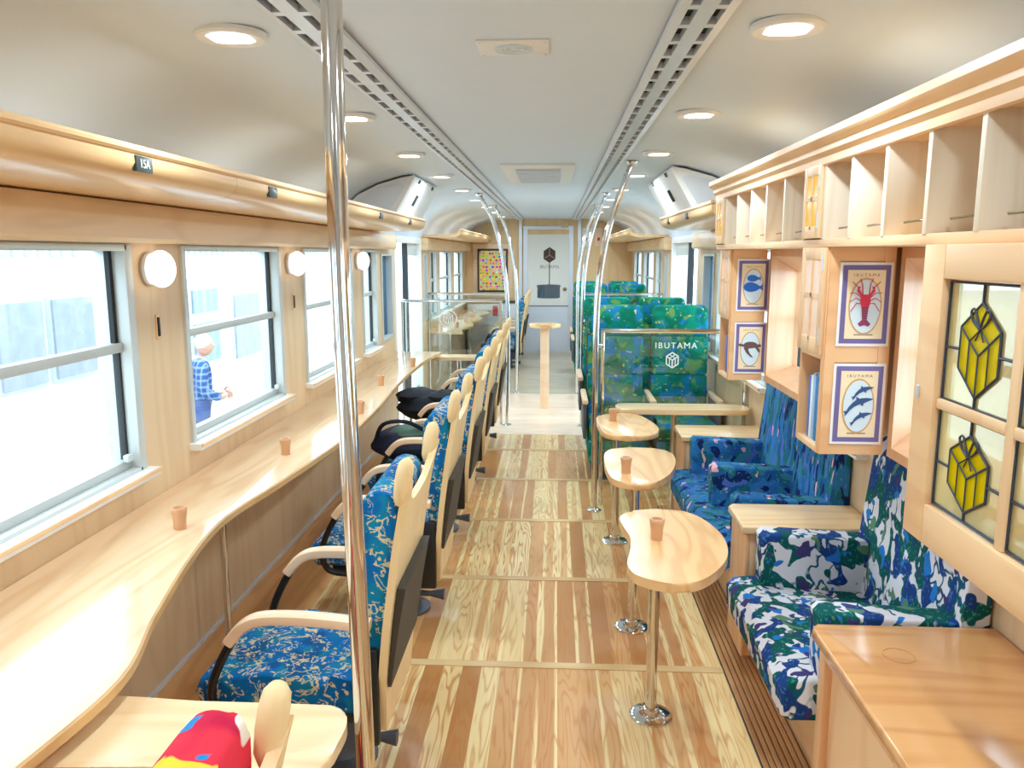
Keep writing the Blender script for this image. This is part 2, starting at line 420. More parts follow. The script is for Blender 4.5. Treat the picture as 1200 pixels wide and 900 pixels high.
def text_obj(name, s, size, loc, rot, mat, parent=None, depth=.0008, spacing=1.0):
    cu = bpy.data.curves.new(name, 'FONT'); cu.body = s; cu.size = size; cu.extrude = depth; cu.align_x = 'CENTER'; cu.align_y = 'CENTER'; cu.space_character = spacing
    tmp = bpy.data.objects.new(name+'_tmp', cu); COL.objects.link(tmp)
    bpy.context.view_layer.update()
    me = bpy.data.meshes.new_from_object(tmp.evaluated_get(bpy.context.evaluated_depsgraph_get()))
    bpy.data.objects.remove(tmp); bpy.data.curves.remove(cu)
    me.materials.clear(); me.materials.append(M[mat])
    me.transform(Matrix.Translation(loc) @ rot.to_4x4())
    o = bpy.data.objects.new(name, me); COL.objects.link(o)
    if parent is not None: o.parent = parent
    return o
ROT_CAM = Matrix.Rotation(PI/2, 3, 'X')            # text standing in XZ, read from -Y

# ---------------------------------------------------------------- room shell
YB, YE = -2.4, 12.96
WX = 1.33
fl = struct('floor', B().box(-WX, WX, YB, YE, -.06, 0), 'floor')
B().box(-WX, WX, 6.95, 9.05, 0, .002).obj('vestibule_boards', 'floor_vest', fl)
B().box(-WX, WX, 9.05, YE, 0, .002).obj('far_boards', 'floor_far', fl)
B().box(-WX, -.97, YB, 6.95, 0, .003).obj('edge_board', 'strip_floor', fl)
for y in (1.18, 2.046, 2.914, 3.76, 4.64, 5.52, 6.39):
    B().box(-.97, .80, y-.022, y+.022, 0, .003).obj('floor_batten', 'batten', fl)
b = B()
for i in range(7):
    x = .795+i*.0205
    b.box(x, x+.0165, YB, 4.95, 0, .012, .002, 1)
b.obj('grooved_strip', 'groove', fl)
B().box(.79, .94, YB, 4.95, 0, .004).obj('groove_bed', 'dark', fl)
struct('trim_1', B().box(.94, WX, YB, 4.92, 0, .075, .004), 'cabY')

prof = [(-1.34,1.72),(-1.315,1.82),(-1.26,1.92),(-1.17,2.0),(-1.04,2.06),(-.88,2.105),(-.7,2.13),(-.5,2.14)]
prof = prof + [(-x, z) for x, z in prof[::-1]]
outer = [(x*1.04, z+.05) for x, z in prof[::-1]]
struct('ceiling', B().prism(prof+outer, 'Y', YB, YE+.1), 'ceil', ang=25)

def wall(name, sx, openings, y0, y1):
    b = B(); xa, xb = sorted((sx*WX, sx*(WX+.11)))
    y = y0
    for (a, c, z0, z1) in openings:
        if a > y: b.box(xa, xb, y, a, -.1, 1.95)
        if z0 > -.1: b.box(xa, xb, a, c, -.1, z0)
        b.box(xa, xb, a, c, z1, 1.95)
        y = c
    b.box(xa, xb, y, y1, -.1, 1.95)
    return struct(name, b, 'wall')
LW = [(-1.45,-.33),(.05,1.17),(1.56,2.68),(3.05,4.17),(4.55,5.67),(5.96,6.46)]
LF = [(9.25,9.72),(9.95,11.05),(11.35,12.4)]
ZW = (.83, 1.63)
wall('wall_left', -1, [(a,c,*ZW) for a,c in LW]+[(6.62,7.08,.86,1.60)]+[(7.18,8.62,-.02,1.76)]+[(8.78,9.02,.86,1.6)]+[(a,c,*ZW) for a,c in LF], YB, YE)
RW = [(-1.45,-.33),(.05,1.17),(1.56,2.68),(3.05,4.17),(4.52,5.05),(5.22,6.02)]
RF = [(9.25,9.72),(9.95,11.05),(11.35,12.4)]
wall('wall_right', 1, [(a,c,*ZW) for a,c in RW]+[(6.16,6.62,.86,1.6)]+[(6.85,8.45,-.02,1.76)]+[(8.7,8.95,.86,1.6)]+[(a,c,*ZW) for a,c in RF], YB, YE)

wn = [0]
def window(sx, y0, y1, z0=ZW[0], z1=ZW[1], gm='glass', sill=True, rail=True):
    wn[0] += 1
    r = sroot('window_%d' % wn[0], (sx*WX, y0, z0)); h = z1-z0; w = y1-y0
    X = lambda d: -sx*d                       # d metres towards the inside
    def bx(b, d0, d1, *a, **k): xa, xb = sorted((X(d0), X(d1))); return b.box(xa, xb, *a, **k)
    t = .03
    b = B(); bx(b, -.1, .012, 0, t, 0, h, .003); bx(b, -.1, .012, w-t-.015, w, 0, h, .003); bx(b, -.1, .012, t, w-t, h-.022, h, .002); bx(b, -.1, .012, t, w-t, 0, .03, .002)
    b.obj('frame', 'winframe', r)
    if rail:
        m = h*.565
        b = B(); bx(b, -.055, -.02, t, w-t-.015, m-.016, m+.016, .003); b.obj('meeting_rail', 'winframe', r)
        b = B(); bx(b, -.05, -.034, w-.066, w-.046, m+.016, h-.022); b.obj('seal', 'seal', r)
        b = B(); bx(b, -.052, -.03, w-.057, w-.045, .03, m-.016); b.obj('seal', 'seal', r)
        b = B(); bx(b, -.05, -.02, t, w-t-.015, .03, .06, .003); bx(b, -.02, .0, w-.10, w-.07, .06, .085, .003); b.obj('lower_sash', 'winframe', r)
        b = B(); bx(b, -.047, -.043, t, w-t, m, h-.02); b.obj('pane', gm, r)
        b = B(); bx(b, -.037, -.033, t, w-t, .03, m); b.obj('pane', gm, r)
    else:
        b = B(); bx(b, -.047, -.043, t, w-t, .02, h-.02); b.obj('pane', gm, r)
    if sill:
        b = B(); bx(b, -.02, .05, -.02, w+.02, -.012, .018, .004); b.obj('sill', 'white', r)
        b = B(); bx(b, .05, .058, -.02, w+.02, .004, .019, .003); b.obj('sill_edge', 'cabY', r)
for a, c in LW+LF: window(-1, a, c)
window(-1, 6.62, 7.08, .86, 1.6, 'dglass', False, False)
window(-1, 8.78, 9.02, .86, 1.6, 'dglass', False, False)
for i, (a, c) in enumerate(RW+RF): window(1, a, c, sill=(i > 2))
window(1, 6.16, 6.62, .86, 1.6, 'dglass', False, False)
window(1, 8.7, 8.95, .86, 1.6, 'dglass', False, False)

# side doors (slid half open on the left)
def side_door(n, sx, y0, y1, leaf0, leaf1):
    r = sroot('door_%d' % n, (sx*WX, y0, 0)); w = y1-y0
    def bx(b, d0, d1, *a, **k): xa, xb = sorted((-sx*d0, -sx*d1)); return b.box(xa, xb, *a, **k)
    b = B(); bx(b, -.11, .01, 0, .05, 0, 1.76, .004); bx(b, -.11, .01, w-.05, w, 0, 1.76, .004); bx(b, -.11, .01, .05, w-.05, 1.70, 1.76, .004); b.obj('door_frame', 'white', r)
    a, c = leaf0-y0, leaf1-y0
    b = B(); bx(b, -.075, -.035, a, a+.09, .02, 1.7, .004); bx(b, -.075, -.035, c-.09, c, .02, 1.7, .004); bx(b, -.075, -.035, a+.09, c-.09, 1.58, 1.7); bx(b, -.075, -.035, a+.09, c-.09, .02, .18); b.obj('leaf_frame', 'winframe', r)
    b = B(); bx(b, -.058, -.052, a+.09, c-.09, .18, 1.58); b.obj('leaf_glass', 'glass', r)
    b = B(); bx(b, -.082, -.028, a-.018, a, .02, 1.7); b.obj('leaf_seal', 'seal', r)
    b = B(); x = -sx*.05; b.tube([(x*.2, .3, 1.15), (x, .3, 1.15), (x, .3, .55), (x*.2, .3, .55)], .012, 10); b.obj('grab_rail', 'chrome', r)
side_door(1, -1, 7.18, 8.62, 8.0, 8.72)
side_door(2, 1, 6.85, 8.45, 7.6, 8.5)

# end wall and the gangway door
b = B(); b.box(-1.4, -.40, YE, YE+.1, 0, 2.2); b.box(.40, 1.4, YE, YE+.1, 0, 2.2); b.box(-.40, .40, YE, YE+.1, 1.98, 2.2)
struct('wall_end', b, 'endwood')
struct('wall_rear', B().box(-1.4, 1.4, YB-.1, YB, 0, 2.2), 'white')
r = sroot('door_3', (0, YE, 0))
B().box(-.33, .33, -.005, .04, 1.90, 1.98).obj('head_board', 'endwood', r)
B().box(-.33, .33, -.01, .04, .76, 1.90).obj('upper_panel', 'doorwhite', r)
B().box(-.33, .33, -.012, .04, 0, .76).obj('lower_panel', 'doorlow', r)
B().box(-.33, .33, -.016, -.009, .752, .766).obj('kick_line', 'grey', r)
B().box(-.40, -.33, -.02, .06, 0, 2.03).box(.33, .40, -.02, .06, 0, 2.03).box(-.33, .33, -.02, .06, 1.98, 2.03).obj('door_frame', 'alu', r)
b = B(); b.prism(smooth_closed([(-.16,1.1),(-.17,1.05),(-.17,.92),(-.14,.885),(.16,.885),(.19,.92),(.19,1.05),(.18,1.1)], 2), 'Y', -.014, -.004); b.obj('door_window', 'dglass', r)
b = B(); b.lathe([(.0,-.035),(.03,-.03),(.032,-.008)], (.27, 0, 1.03), 14, 'Y'); b.obj('handle', 'brass', r)
hexa = lambda cx, cz, R, k=1.: [(cx+R*.87*math.cos(PI/6+i*PI/3)*1.0, cz+R*k*math.sin(PI/6+i*PI/3)) for i in range(6)]
B().prism(hexa(.02, 1.575, .125), 'Y', -.016, -.006).obj('emblem', 'logo', r)
b = B(); C0 = (.02, 1.575)
def bar2(b, p, q, w, y0, y1):
    d = Vector((q[0]-p[0], q[1]-p[1])).normalized(); n = Vector((-d.y, d.x))*w/2
    b.prism([(p[0]+n.x, p[1]+n.y), (q[0]+n.x, q[1]+n.y), (q[0]-n.x, q[1]-n.y), (p[0]-n.x, p[1]-n.y)], 'Y', y0, y1)
for k in (90, 210, 330): bar2(b, C0, (C0[0]+.1*.87*math.cos(math.radians(k)), C0[1]+.1*math.sin(math.radians(k))), .012, -.02, -.012)
b.obj('emblem_lines', 'brass', r)
B().box(.015, .028, -.014, -.006, 1.1, 1.45).obj('door_stem', 'dark', r)
text_obj('door_lettering', 'IBUTAMA', .075, (.02, -.012, 1.385), ROT_CAM, 'ink', r)
B().box(-.47, -.42, -.03, 0, 0, 2.14).box(.47, .52, -.03, 0, 0, 2.14).obj('post', 'alu', r)
B().box(.2, .32, -.03, 0, 2.0, 2.09).obj('sign_box', 'wall', r)

# head beams over the windows
bp = [(-1.33,1.635),(-1.262,1.635),(-1.25,1.65),(-1.25,1.745),(-1.262,1.765),(-1.33,1.765)]
def beam(n, sx, y0, y1):
    struct('trim_%d' % n, B().prism([(-sx*x, z) for x, z in bp], 'Y', y0, y1, .03 if y1 < 8 else 0, 3), 'beam')
beam(2, -1, YB, 6.95); beam(3, -1, 8.62, YE); beam(4, 1, 4.08, 6.8); beam(5, 1, 8.5, YE)
struct('baseboard_left', B().box(-WX, -WX+.010, YB, 7.1, 0, .018), 'alu')

# ---------------------------------------------------------------- luggage racks
def rack(label, sx, y0, y1, plates, cap=None, grp='wooden luggage racks'):
    t = thing('luggage_rack', label, 'rack', (0, y0, 1.77), 0, grp); L = y1-y0
    P = [(-1.33,0),(-1.0,.002),(-.95,.008),(-.918,.024),(-.903,.05),(-.905,.078),(-.925,.078),(-.94,.05),(-1.0,.03),(-1.31,.03)]
    P = [(-sx*x, z) for x, z in P]
    n = max(1, round(L/1.3)); a = 0
    for i in range(n):
        e = L*(i+1)/n
        B().prism(P, 'Y', a, e-.003).obj('shelf_section', 'rack', t); a = e
    x = sx*.908
    B().tube([(x, 0, .083), (x, L, .083)], .012, 10).obj('edge_bead', 'rack', t)
    for i, (y, s) in enumerate(plates):
        q = B().box(*sorted((sx*.899, sx*.911)), y-y0-.04, y-y0+.04, .03, .068, .002).obj('number_plate', 'platedark', t)
        if s: text_obj('plate_figures', s, .03, (sx*.8985, y-y0, .049), Matrix.Rotation(-sx*PI/2, 3, 'Z') @ ROT_CAM, 'paper', q, .0006)
    if cap: B().lathe([(.0,-.02),(.05,-.015),(.06,.0),(.06,.02)], (sx*1.0, 0 if cap < 0 else L, .06), 20, 'Y', .9).obj('end_cap', 'turtle', t)
    return t
rack('long varnished wooden luggage rack above the left windows', -1, YB, 6.35, [(2.0,'15A'),(2.92,None),(4.75,None),(5.7,None)])
rack('wooden luggage rack at the far left end beyond the open door', -1, 8.7, YE, [])
rack('short wooden luggage rack just beyond the wall cabinets on the right', 1, 4.12, 6.1, [(4.9,None),(5.7,None)], -1)
rack('wooden luggage rack at the far right end by the end wall', 1, 8.7, YE, [])

def door_gear(label, sx, y0, y1):
    t = thing('door_machinery_cover', label, 'cover', (0, y0, 1.87), 0, 'white door machinery covers'); L = y1-y0
    P = [(-1.28,-.005),(-.925,-.005),(-.80,.215),(-.805,.235),(-.88,.22),(-1.04,.175),(-1.17,.115),(-1.25,.05)]
    B().prism([(-sx*x, z) for x, z in P], 'Y', 0, L, .004).obj('housing', 'white', t, ang=20)
    pt = lambda f, u, d=.0: (-sx*(-.925+.125*f+.87*d), u, -.005+.22*f-.49*d)
    B().tube([pt(.3, L*.35, .004), pt(.62, L*.35, .004)], .013, 8).obj('latch_slot', 'platedark', t)
    for u in (.2*L, .75*L): B().tube([pt(.97, u, -.004), pt(.97, u, .012)], .014, 10).obj('knob', 'grey', t)
    B().prism([(-sx*x, z) for x, z in ((-1.2,.0),(-.97,.0),(-.86,.17),(-.9,.185),(-1.04,.15),(-1.15,.09))], 'Y', -.006, .004).obj('end_plate', 'alu', t)
door_gear('white curved machinery cover above the left door', -1, 5.3, 6.33)
door_gear('white curved machinery cover above the right rack', 1, 4.85, 6.08)

# ---------------------------------------------------------------- ceiling fittings
def grille(label, x):
    t = thing('ceiling_air_grille', label, 'grille', (x, 0, 2.138), 0, 'long ceiling air grilles'); a, c = YB, 12.6
    B().box(-.058, .058, a, c, -.004, .004).obj('backing', 'slot', t)
    xs = [-.064,-.043,-.021,.017,.039,.064]; ys = [a]
    while ys[-1] < c: ys += [ys[-1]+.028, ys[-1]+.145]
    b = B(); g = {}
    V = lambda i, k: g.setdefault((i, k), b.bm.verts.new((xs[i], ys[k], -.016 if i in (0,5) else -.022)))
    for i in range(5):
        for k in range(len(ys)-1):
            if i in (1, 3) and k % 2: continue
            b.bm.faces.new([V(i,k), V(i+1,k), V(i+1,k+1), V(i,k+1)])
    r_ = bmesh.ops.extrude_face_region(b.bm, geom=b.bm.faces[:])
    for v in r_['geom']:
        if isinstance(v, bmesh.types.BMVert): v.co.z = -.004
    b.obj('slotted_face', 'alu', t, smooth=False)
grille('long silver slotted air grille on the ceiling, left of the aisle', -.45)
grille('long silver slotted air grille on the ceiling, right of the aisle', .45)

ld = bpy.data.lights.new('downlight_beam', 'AREA'); ld.shape = 'DISK'; ld.size = .10; ld.energy = LAMP_W; ld.color = (.74, .89, 1); ld.spread = math.radians(180)
def mk_down():
    t = thing('ceiling_downlight', 'x', 'ceiling light', (0,0,2.13), 0, 'round recessed ceiling downlights')
    B().lathe([(.05,.004),(.052,-.008),(.080,-.012),(.086,-.006),(.086,.004)], (0,0,0), 32, ring=True).obj('trim_ring', 'white', t)
    B().prism([(-.05,-.03),(-.03,-.045),(.03,-.045),(.05,-.03),(.05,.03),(.03,.045),(-.03,.045),(-.05,.03)], 'Z', -.010, -.002).obj('lens', 'downlens', t)
    l = bpy.data.objects.new('downlight_beam', ld); COL.objects.link(l); l.parent = t; l.location = (0,0,-.03)
    return t
d0 = mk_down(); first = True
ORD = ['behind the camera', 'just above the camera', 'nearest the camera', 'second along', 'third along', 'fourth along', 'fifth along', 'sixth along', 'seventh along', 'eighth along', 'farthest']
for sx, nm in ((-1, 'left'), (1, 'right')):
    for i, y in enumerate((-.4, .80, 2.02, 3.21, 4.42, 5.63, 6.84, 8.05, 9.26, 10.47, 11.68)):
        lab = 'round white ceiling downlight in the %s row, %s' % (nm, ORD[i])
        if first: d0.location = (sx*.67, y, 2.128); d0['label'] = lab; first = False
        else: dup(d0, (sx*.67, y, 2.128), lab)

t = thing('ceiling_speaker', 'small square ceiling plate with a round speaker grille', 'speaker', (.012, 2.22, 2.14))
B().box(-.095, .095, -.075, .075, -.006, .0, .002).obj('plate', 'white', t)
b = B()
for r0 in (.05, .034, .018): b.lathe([(r0-.006,-.006),(r0-.005,-.010),(r0,-.010),(r0+.001,-.006)], (0,0,0), 28, ring=True)
b.obj('grille', 'oval', t)
b = B()
for x in (-.085,.085):
    for y in (-.065,.065): b.lathe([(.004,-.006),(.004,-.008)], (x,y,0), 8)
b.obj('screws', 'alu', t)
t = thing('ceiling_vent', 'rectangular louvred air vent in the middle of the ceiling', 'vent', (.01, 5.6, 2.14))
B().box(-.23, .23, -.6, .65, -.015, 0, .004).obj('frame', 'white', t)
b = B()
for i in range(9): b.box(-.14, .14, -.42+i*.1, -.36+i*.1, -.03, -.015)
b.obj('louvres', 'alu', t)
B().box(-.15, .15, -.45, .5, -.018, -.014).obj('duct_opening', 'alu', t)

# ---------------------------------------------------------------- wall lamps and hooks
t = None
for i, (y, w) in enumerate(((2.80, 'between the first and second left windows'), (4.32, 'between the second and third left windows'), (5.82, 'beyond the third left window'))):
    if t is None:
        l0 = thing('wall_lamp', '', 'wall lamp', (-1.33, y, 1.545), 0, 'round globe wall lamps'); t = l0
        B().lathe([(.055,0),(.06,.012),(.056,.02)], (0,0,0), 28, 'X').obj('base', 'alu', l0)
        B().ell((.052, 0, 0), (.044, .066, .066), 28).obj('globe', 'globe', l0)
        l0['label'] = 'white round globe wall lamp '+w
    else: dup(l0, (-1.33, y, 1.545), 'white round globe wall lamp '+w)
for y, w in ((2.84, 'nearest, under the first globe lamp'), (4.37, 'second, under the second globe lamp')):
    o = thing('coat_hook', 'small black coat hook slot on the left wall, '+w, 'hook', (-1.33, y, 1.335), 0, 'black coat hooks')
    B().box(0, .005, -.011, .011, -.045, .045, .002).obj('plate', 'cabY', o)
    B().box(.004, .011, -.006, .006, -.035, .035, .002).obj('hook', 'black', o)

# ---------------------------------------------------------------- desks under the left windows
edge = [(-.99,-1.0),(-.97,-.4),(-.9,.2),(-.84,.7),(-.805,1.15),(-.779,1.5),(-.856,1.8),(-.945,2.2),(-.985,2.545),(-.944,2.98),(-.891,3.67),(-.894,4.41),(-.955,5.5),(-.962,6.5),(-.92,7.0),(-.905,7.13)]
def desk(label, edge, grp, legs):
    e = [(p.x, p.y) for p in smooth_path([(x, y, 0) for x, y in edge], 6)]
    t = thing('window_desk', label, 'desk', (-1.33, e[0][1], 0), 0, grp)
    o = [(x+1.33, y-edge[0][1]) for x, y in e]
    out = o+[(0, o[-1][1]), (0, 0)]
    B().prism(out, 'Z', .69, .72, .006, 2).obj('desktop', 'desk', t)
    b = B(); 
    b.tube([(x+.001, y, .705) for x, y in o], .004, 6, flat=((0,0,1), .0145)); b.obj('edge_band', 'desk_edge', t)
    for lx, ly in legs:
        B().cyl((lx+1.33, ly-edge[0][1], 0), (lx+1.33, ly-edge[0][1], .69), .014).lathe([(.035,0),(.035,.006),(.016,.012)], (lx+1.33, ly-edge[0][1], 0), 20).obj('leg', 'chrome', t)
    return t
desk('long wavy-edged pale wooden desk under the near left windows', edge, 'wavy window desks', [(-1.21, 3.02), (-1.15, 6.9), (-1.21, .2)])
desk('wavy wooden desk at the far left beyond the open door', [(-.93,9.0),(-.98,9.4),(-.9,9.9),(-.98,10.4),(-.88,10.9),(-.97,11.4),(-.86,11.9),(-.92,12.2),(-.9,12.5)], 'wavy window desks', [(-1.1,9.2), (-1.1,11.4)])
t = thing('side_table', 'narrow pale wooden side board jutting from the desk in the near left corner', 'table', (-.62, 1.41, -.012))
B().prism(smooth_closed([(-.36,-.11),(0,-.11),(.27,-.11),(.325,-.09),(.335,-.02),(.335,.05),(.31,.10),(.25,.11),(0,.11),(-.36,.11)], 3), 'Z', .648, .675, .005).obj('tabletop', 'pale', t)
B().cyl((-.1,0,0), (-.1,0,.65), .018).lathe([(.07,0),(.07,.008),(.02,.014)], (-.1,0,0)).obj('leg', 'chrome', t)

# turned wooden cups
def mk_cup():
    return B().lathe([(.0,0),(.019,0),(.020,.004),(.0205,.03),(.0245,.058),(.0255,.066),(.023,.071),(.018,.071),(.016,.062),(.0,.060)], (0,0,0), 20).obj('wooden_cup', 'cup')
cup0 = None
CUPS = [((-1.08,2.41,.72),'small tapered wooden cup on the wavy desk, nearest the camera'), ((-1.062,3.38,.72),'small wooden cup on the wavy desk below the second window'), ((-.952,4.3,.72),'small wooden cup on the wavy desk just right of the near pole'), ((-1.045,5.25,.72),'small wooden cup fourth along the wavy desk'), ((-.99,6.15,.72),'small wooden cup at the far tip of the wavy desk'),
 ((.472,2.56,.66),'tapered wooden cup on the nearest kidney table'), ((.44,3.37,.66),'tapered wooden cup on the middle kidney table'), ((.46,4.46,.66),'tapered wooden cup on the farthest kidney table'),
 ((-1.05,9.5,.72),'tiny wooden cup on the far desk, nearest the door'), ((-1.03,10.2,.72),'tiny wooden cup second along the far desk'), ((-1.0,11.0,.72),'tiny wooden cup at the middle of the far desk')]
for loc, lab in CUPS:
    o = mk_cup() if cup0 is None else cup0.copy()
    if cup0 is None: cup0 = o
    else: COL.objects.link(o)
    o.location = loc; tag(o, lab, 'cup', 'small turned wooden cups')

# ---------------------------------------------------------------- chairs facing the left windows
def mk_chair(fab, label, grp, up=0.):
    t = thing('swivel_chair', label, 'chair', (0,0,0), 0, grp)
    def prof(z):
        pts = [(.225,.22),(.235,.40),(.252,.56),(.283,.78),(.308,.92),(.335,1.02)]
        for (x0,z0),(x1,z1) in zip(pts, pts[1:]):
            if z <= z1: return x0+(x1-x0)*(z-z0)/(z1-z0)
        return pts[-1][0]
    def top(v): return .90+.095*abs(v)**4
    b = B(); T = .022
    def F(side):
        def f(u, v):
            vv = v*2-1; w = .245-.05*max(0, (.3-u))/.3
            z = .22+(top(vv)-.22)*u
            return (prof(z)+side*T-.015*(1-vv*vv)*0, vv*w, z)
        return f
    g0 = b.quadgrid(F(0), 18, 16); g1 = b.quadgrid(F(1), 18, 16)
    nu, nv = 18, 16
    for i in range(nu):
        for j in (0, nv): b.bm.faces.new([g0[i][j], g0[i+1][j], g1[i+1][j], g1[i][j]])
    for j in range(nv):
        for i in (0, nu): b.bm.faces.new([g0[i][j], g0[i][j+1], g1[i][j+1], g1[i][j]])
    b.obj('back_shell', 'chairwood', t)
    for s in (-1, 1):
        P = [(.308,s*.232,.92),(.311,s*.233,.94),(.318,s*.234,.98),(.324,s*.234,1.012),(.330,s*.234,1.037),(.333,s*.234,1.049),(.334,s*.234,1.054)]
        B().tube(P, [.012,.021,.024,.024,.021,.013,.004], 14).obj('ear', 'chairwood', t)
        B().tube(smooth_path([(.22,s*.25,.575),(.05,s*.25,.59),(-.08,s*.25,.588),(-.14,s*.25,.565),(-.185,s*.25,.515)], 5), .024, 12, flat=((0,0,1), .017)).obj('armrest', 'armwood', t)
        B().tube(smooth_path([(-.175,s*.25,.52),(-.215,s*.25,.45),(-.245,s*.248,.37),(-.24,s*.24,.30),(-.18,s*.235,.26),(.1,s*.235,.25)], 5), .013, 10).obj('arm_support', 'black', t)
        B().box(.165,.237,s*.235-.012,s*.235+.012,.20,.50,.01).obj('side_cover', 'black', t)
    P = [(.205,.42),(.20,.60),(.186,.80),(.188,.88+up),(.20,.925+up),(.232,.95+up),(.27,.945+up),(.294,.91+up),(.28,.78),(.25,.56),(.235,.42)]
    B().prism(smooth_closed(P, 4), 'Y', -.215, .215, .03, 4).obj('back_cushion', fab, t)
    P = [(-.30,.30),(-.315,.335),(-.30,.372),(-.25,.392),(-.1,.396),(.08,.386),(.095,.382),(.20,.40),(.215,.33),(.21,.28),(-.28,.28)]
    B().prism(P, 'Y', -.222, .222, .022, 3).obj('seat_cushion', fab, t)
    B().box(-.22,.2,-.2,.2,.24,.285,.01).obj('seat_pan', 'black', t)
    b = B()
    def pk(u, v, d): z = .37+.30*u; return (prof(z)+T+d, (v-.5)*.43, z)
    ga = b.quadgrid(lambda u, v: pk(u, v, .002), 6, 2); gb = b.quadgrid(lambda u, v: pk(u, v, .012+.014*u), 6, 2)
    for i in range(6):
        for j in (0, 2): b.bm.faces.new([ga[i][j], ga[i+1][j], gb[i+1][j], gb[i][j]])
    for j in range(2):
        for i in (0, 6): b.bm.faces.new([ga[i][j], ga[i][j+1], gb[i][j+1], gb[i][j]])
    b.obj('rear_pocket', 'dark', t)
    B().lathe([(.11,0),(.11,.012),(.07,.03),(.055,.06),(.05,.24)], (.06,0,0), 24).obj('pedestal', 'grey', t)
    B().tube([(.10,0,.075),(.17,0,.072),(.235,0,.07)], [.014,.012,.026], 10).obj('foot_lever', 'grey', t)
    return t
CX = -.60
ch = mk_chair('blue', 'blue patterned swivel chair nearest the camera, facing the window desk', 'blue swivel chairs along the desk'); ch.location = (CX, 2.31, 0)
for y, w in ((3.40,'second in the row along the desk'),(4.46,'third in the row, dark bag on its seat'),(5.50,'fourth in the row, coat on its seat'),(6.60,'fifth in the row, at the far end of the desk')):
    dup(ch, (CX, y, 0), 'blue patterned swivel chair '+w)
dup(ch, (CX, 11.2, 0), 'blue patterned chair far off beyond the open door')
dup(ch, (CX, 12.2, 0), 'blue patterned chair next to the end wall, far left')
rc = mk_chair('red', 'red and yellow patterned chair back cut by the bottom edge, near left corner', 'x', .07); del rc['group']; rc.location = (-.605, .83, -.075)

# bag and coat on the seats
t = thing('shoulder_bag', 'dark navy shoulder bag lying on the third blue chair', 'bag', (-.72, 4.46, .425))
B().ell((0,0,.09), (.2,.17,.10), 24, lump=.06, seed=3).obj('body', 'bagm', t)
B().ell((.03,-.02,.165), (.13,.12,.035), 20, lump=.08, seed=5).obj('flap', 'scarf', t)
B().tube(smooth_path([(-.18,-.05,.1),(-.12,-.1,.22),(.02,-.12,.24),(.14,-.06,.16)],5), .012, 8).obj('strap', 'coat', t)
o = B().ell((0,0,.10), (.23,.18,.10), 28, lump=.08, seed=9).ell((-.1,.03,.17), (.16,.15,.06), 20, lump=.1, seed=4).ell((.1,-.05,.18), (.12,.12,.05), 20, lump=.1, seed=6).obj('coat', 'coat')
o.location = (-.74, 5.5, .43); tag(o, 'black coat bundled on the fourth blue chair', 'coat')

# ---------------------------------------------------------------- stanchion poles
def pole(label, y, pts, r=.019):
    t = thing('grab_pole', label, 'pole', (pts[0][0], y, 0), 0, 'chrome grab poles'); x0 = pts[0][0]
    P = smooth_path([(x-x0, 0, z) for x, z in pts], 8)
    B().tube(P, r, 20).obj('tube', 'chrome', t)
    B().lathe([(.045,0),(.045,.006),(.03,.012),(.022,.02)], (0,0,0), 24).obj('floor_flange', 'chrome', t)
    B().lathe([(.022,-.02),(.034,-.008),(.04,0)], (P[-1].x, 0, P[-1].z), 20).obj('ceiling_flange', 'chrome', t)
    return t
pole('straight chrome pole nearest the camera, in front of the left windows', 1.45, [(-.238,0),(-.252,.94),(-.259,1.28),(-.265,1.6),(-.263,2.135)])
RP = [(.381,0),(.376,.8),(.379,1.30),(.410,1.61),(.478,1.88),(.575,2.13)]
pole('curved chrome pole nearest on the right, at the glass partition', 4.85, RP)
pole('curved chrome pole second on the right, behind the green seats', 7.35, RP)
pole('curved chrome pole farthest on the right', 9.12, RP)
LP = [(-.322,0),(-.310,.79),(-.335,1.40),(-.43,1.85),(-.575,2.13)]
pole('curved chrome pole on the left at the end of the blue chairs', 7.35, LP)
pole('curved chrome pole farthest on the left, past the pedestal table', 9.12, LP)

# ---------------------------------------------------------------- kidney tables
T1 = [(.366,2.768),(.372,2.677),(.386,2.568),(.374,2.451),(.356,2.343),(.365,2.277),(.389,2.24),(.442,2.206),(.51,2.197),(.585,2.251),(.652,2.359),(.688,2.468),(.698,2.61),(.67,2.757),(.619,2.849),(.546,2.885),(.426,2.858),(.385,2.817)]
T2 = [(.364,3.68),(.357,3.495),(.366,3.341),(.386,3.263),(.448,3.204),(.522,3.208),(.58,3.274),(.645,3.41),(.69,3.63),(.668,3.797),(.547,3.835),(.439,3.829),(.386,3.764)]
T3 = [(.372,4.55),(.375,4.302),(.408,4.125),(.53,4.082),(.645,4.129),(.693,4.255),(.681,4.431),(.629,4.62),(.553,4.70),(.434,4.67)]
def ktable(label, base, out):
    t = thing('kidney_table', label, 'table', (*base, 0), 0, 'kidney shaped aisle tables')
    o = smooth_closed([(x-base[0], y-base[1]) for x, y in out], 4)
    B().prism(o, 'Z', .63, .66, .009, 3).obj('tabletop', 'table', t)
    B().cyl((0,0,.02), (0,0,.632), .0195, seg=24).obj('leg', 'chrome', t)
    B().lathe([(.074,0),(.074,.005),(.066,.010),(.03,.013),(.027,.03),(.02,.034)], (0,0,0), 36).obj('base', 'chrome', t)
ktable('kidney shaped pale wooden table nearest the camera, single chrome leg', (.474, 2.594), T1)
ktable('kidney shaped wooden table in the middle of the three', (.47, 3.269), T2)
ktable('kidney shaped wooden table farthest of the three, by the chrome pole', (.471, 4.312), T3)

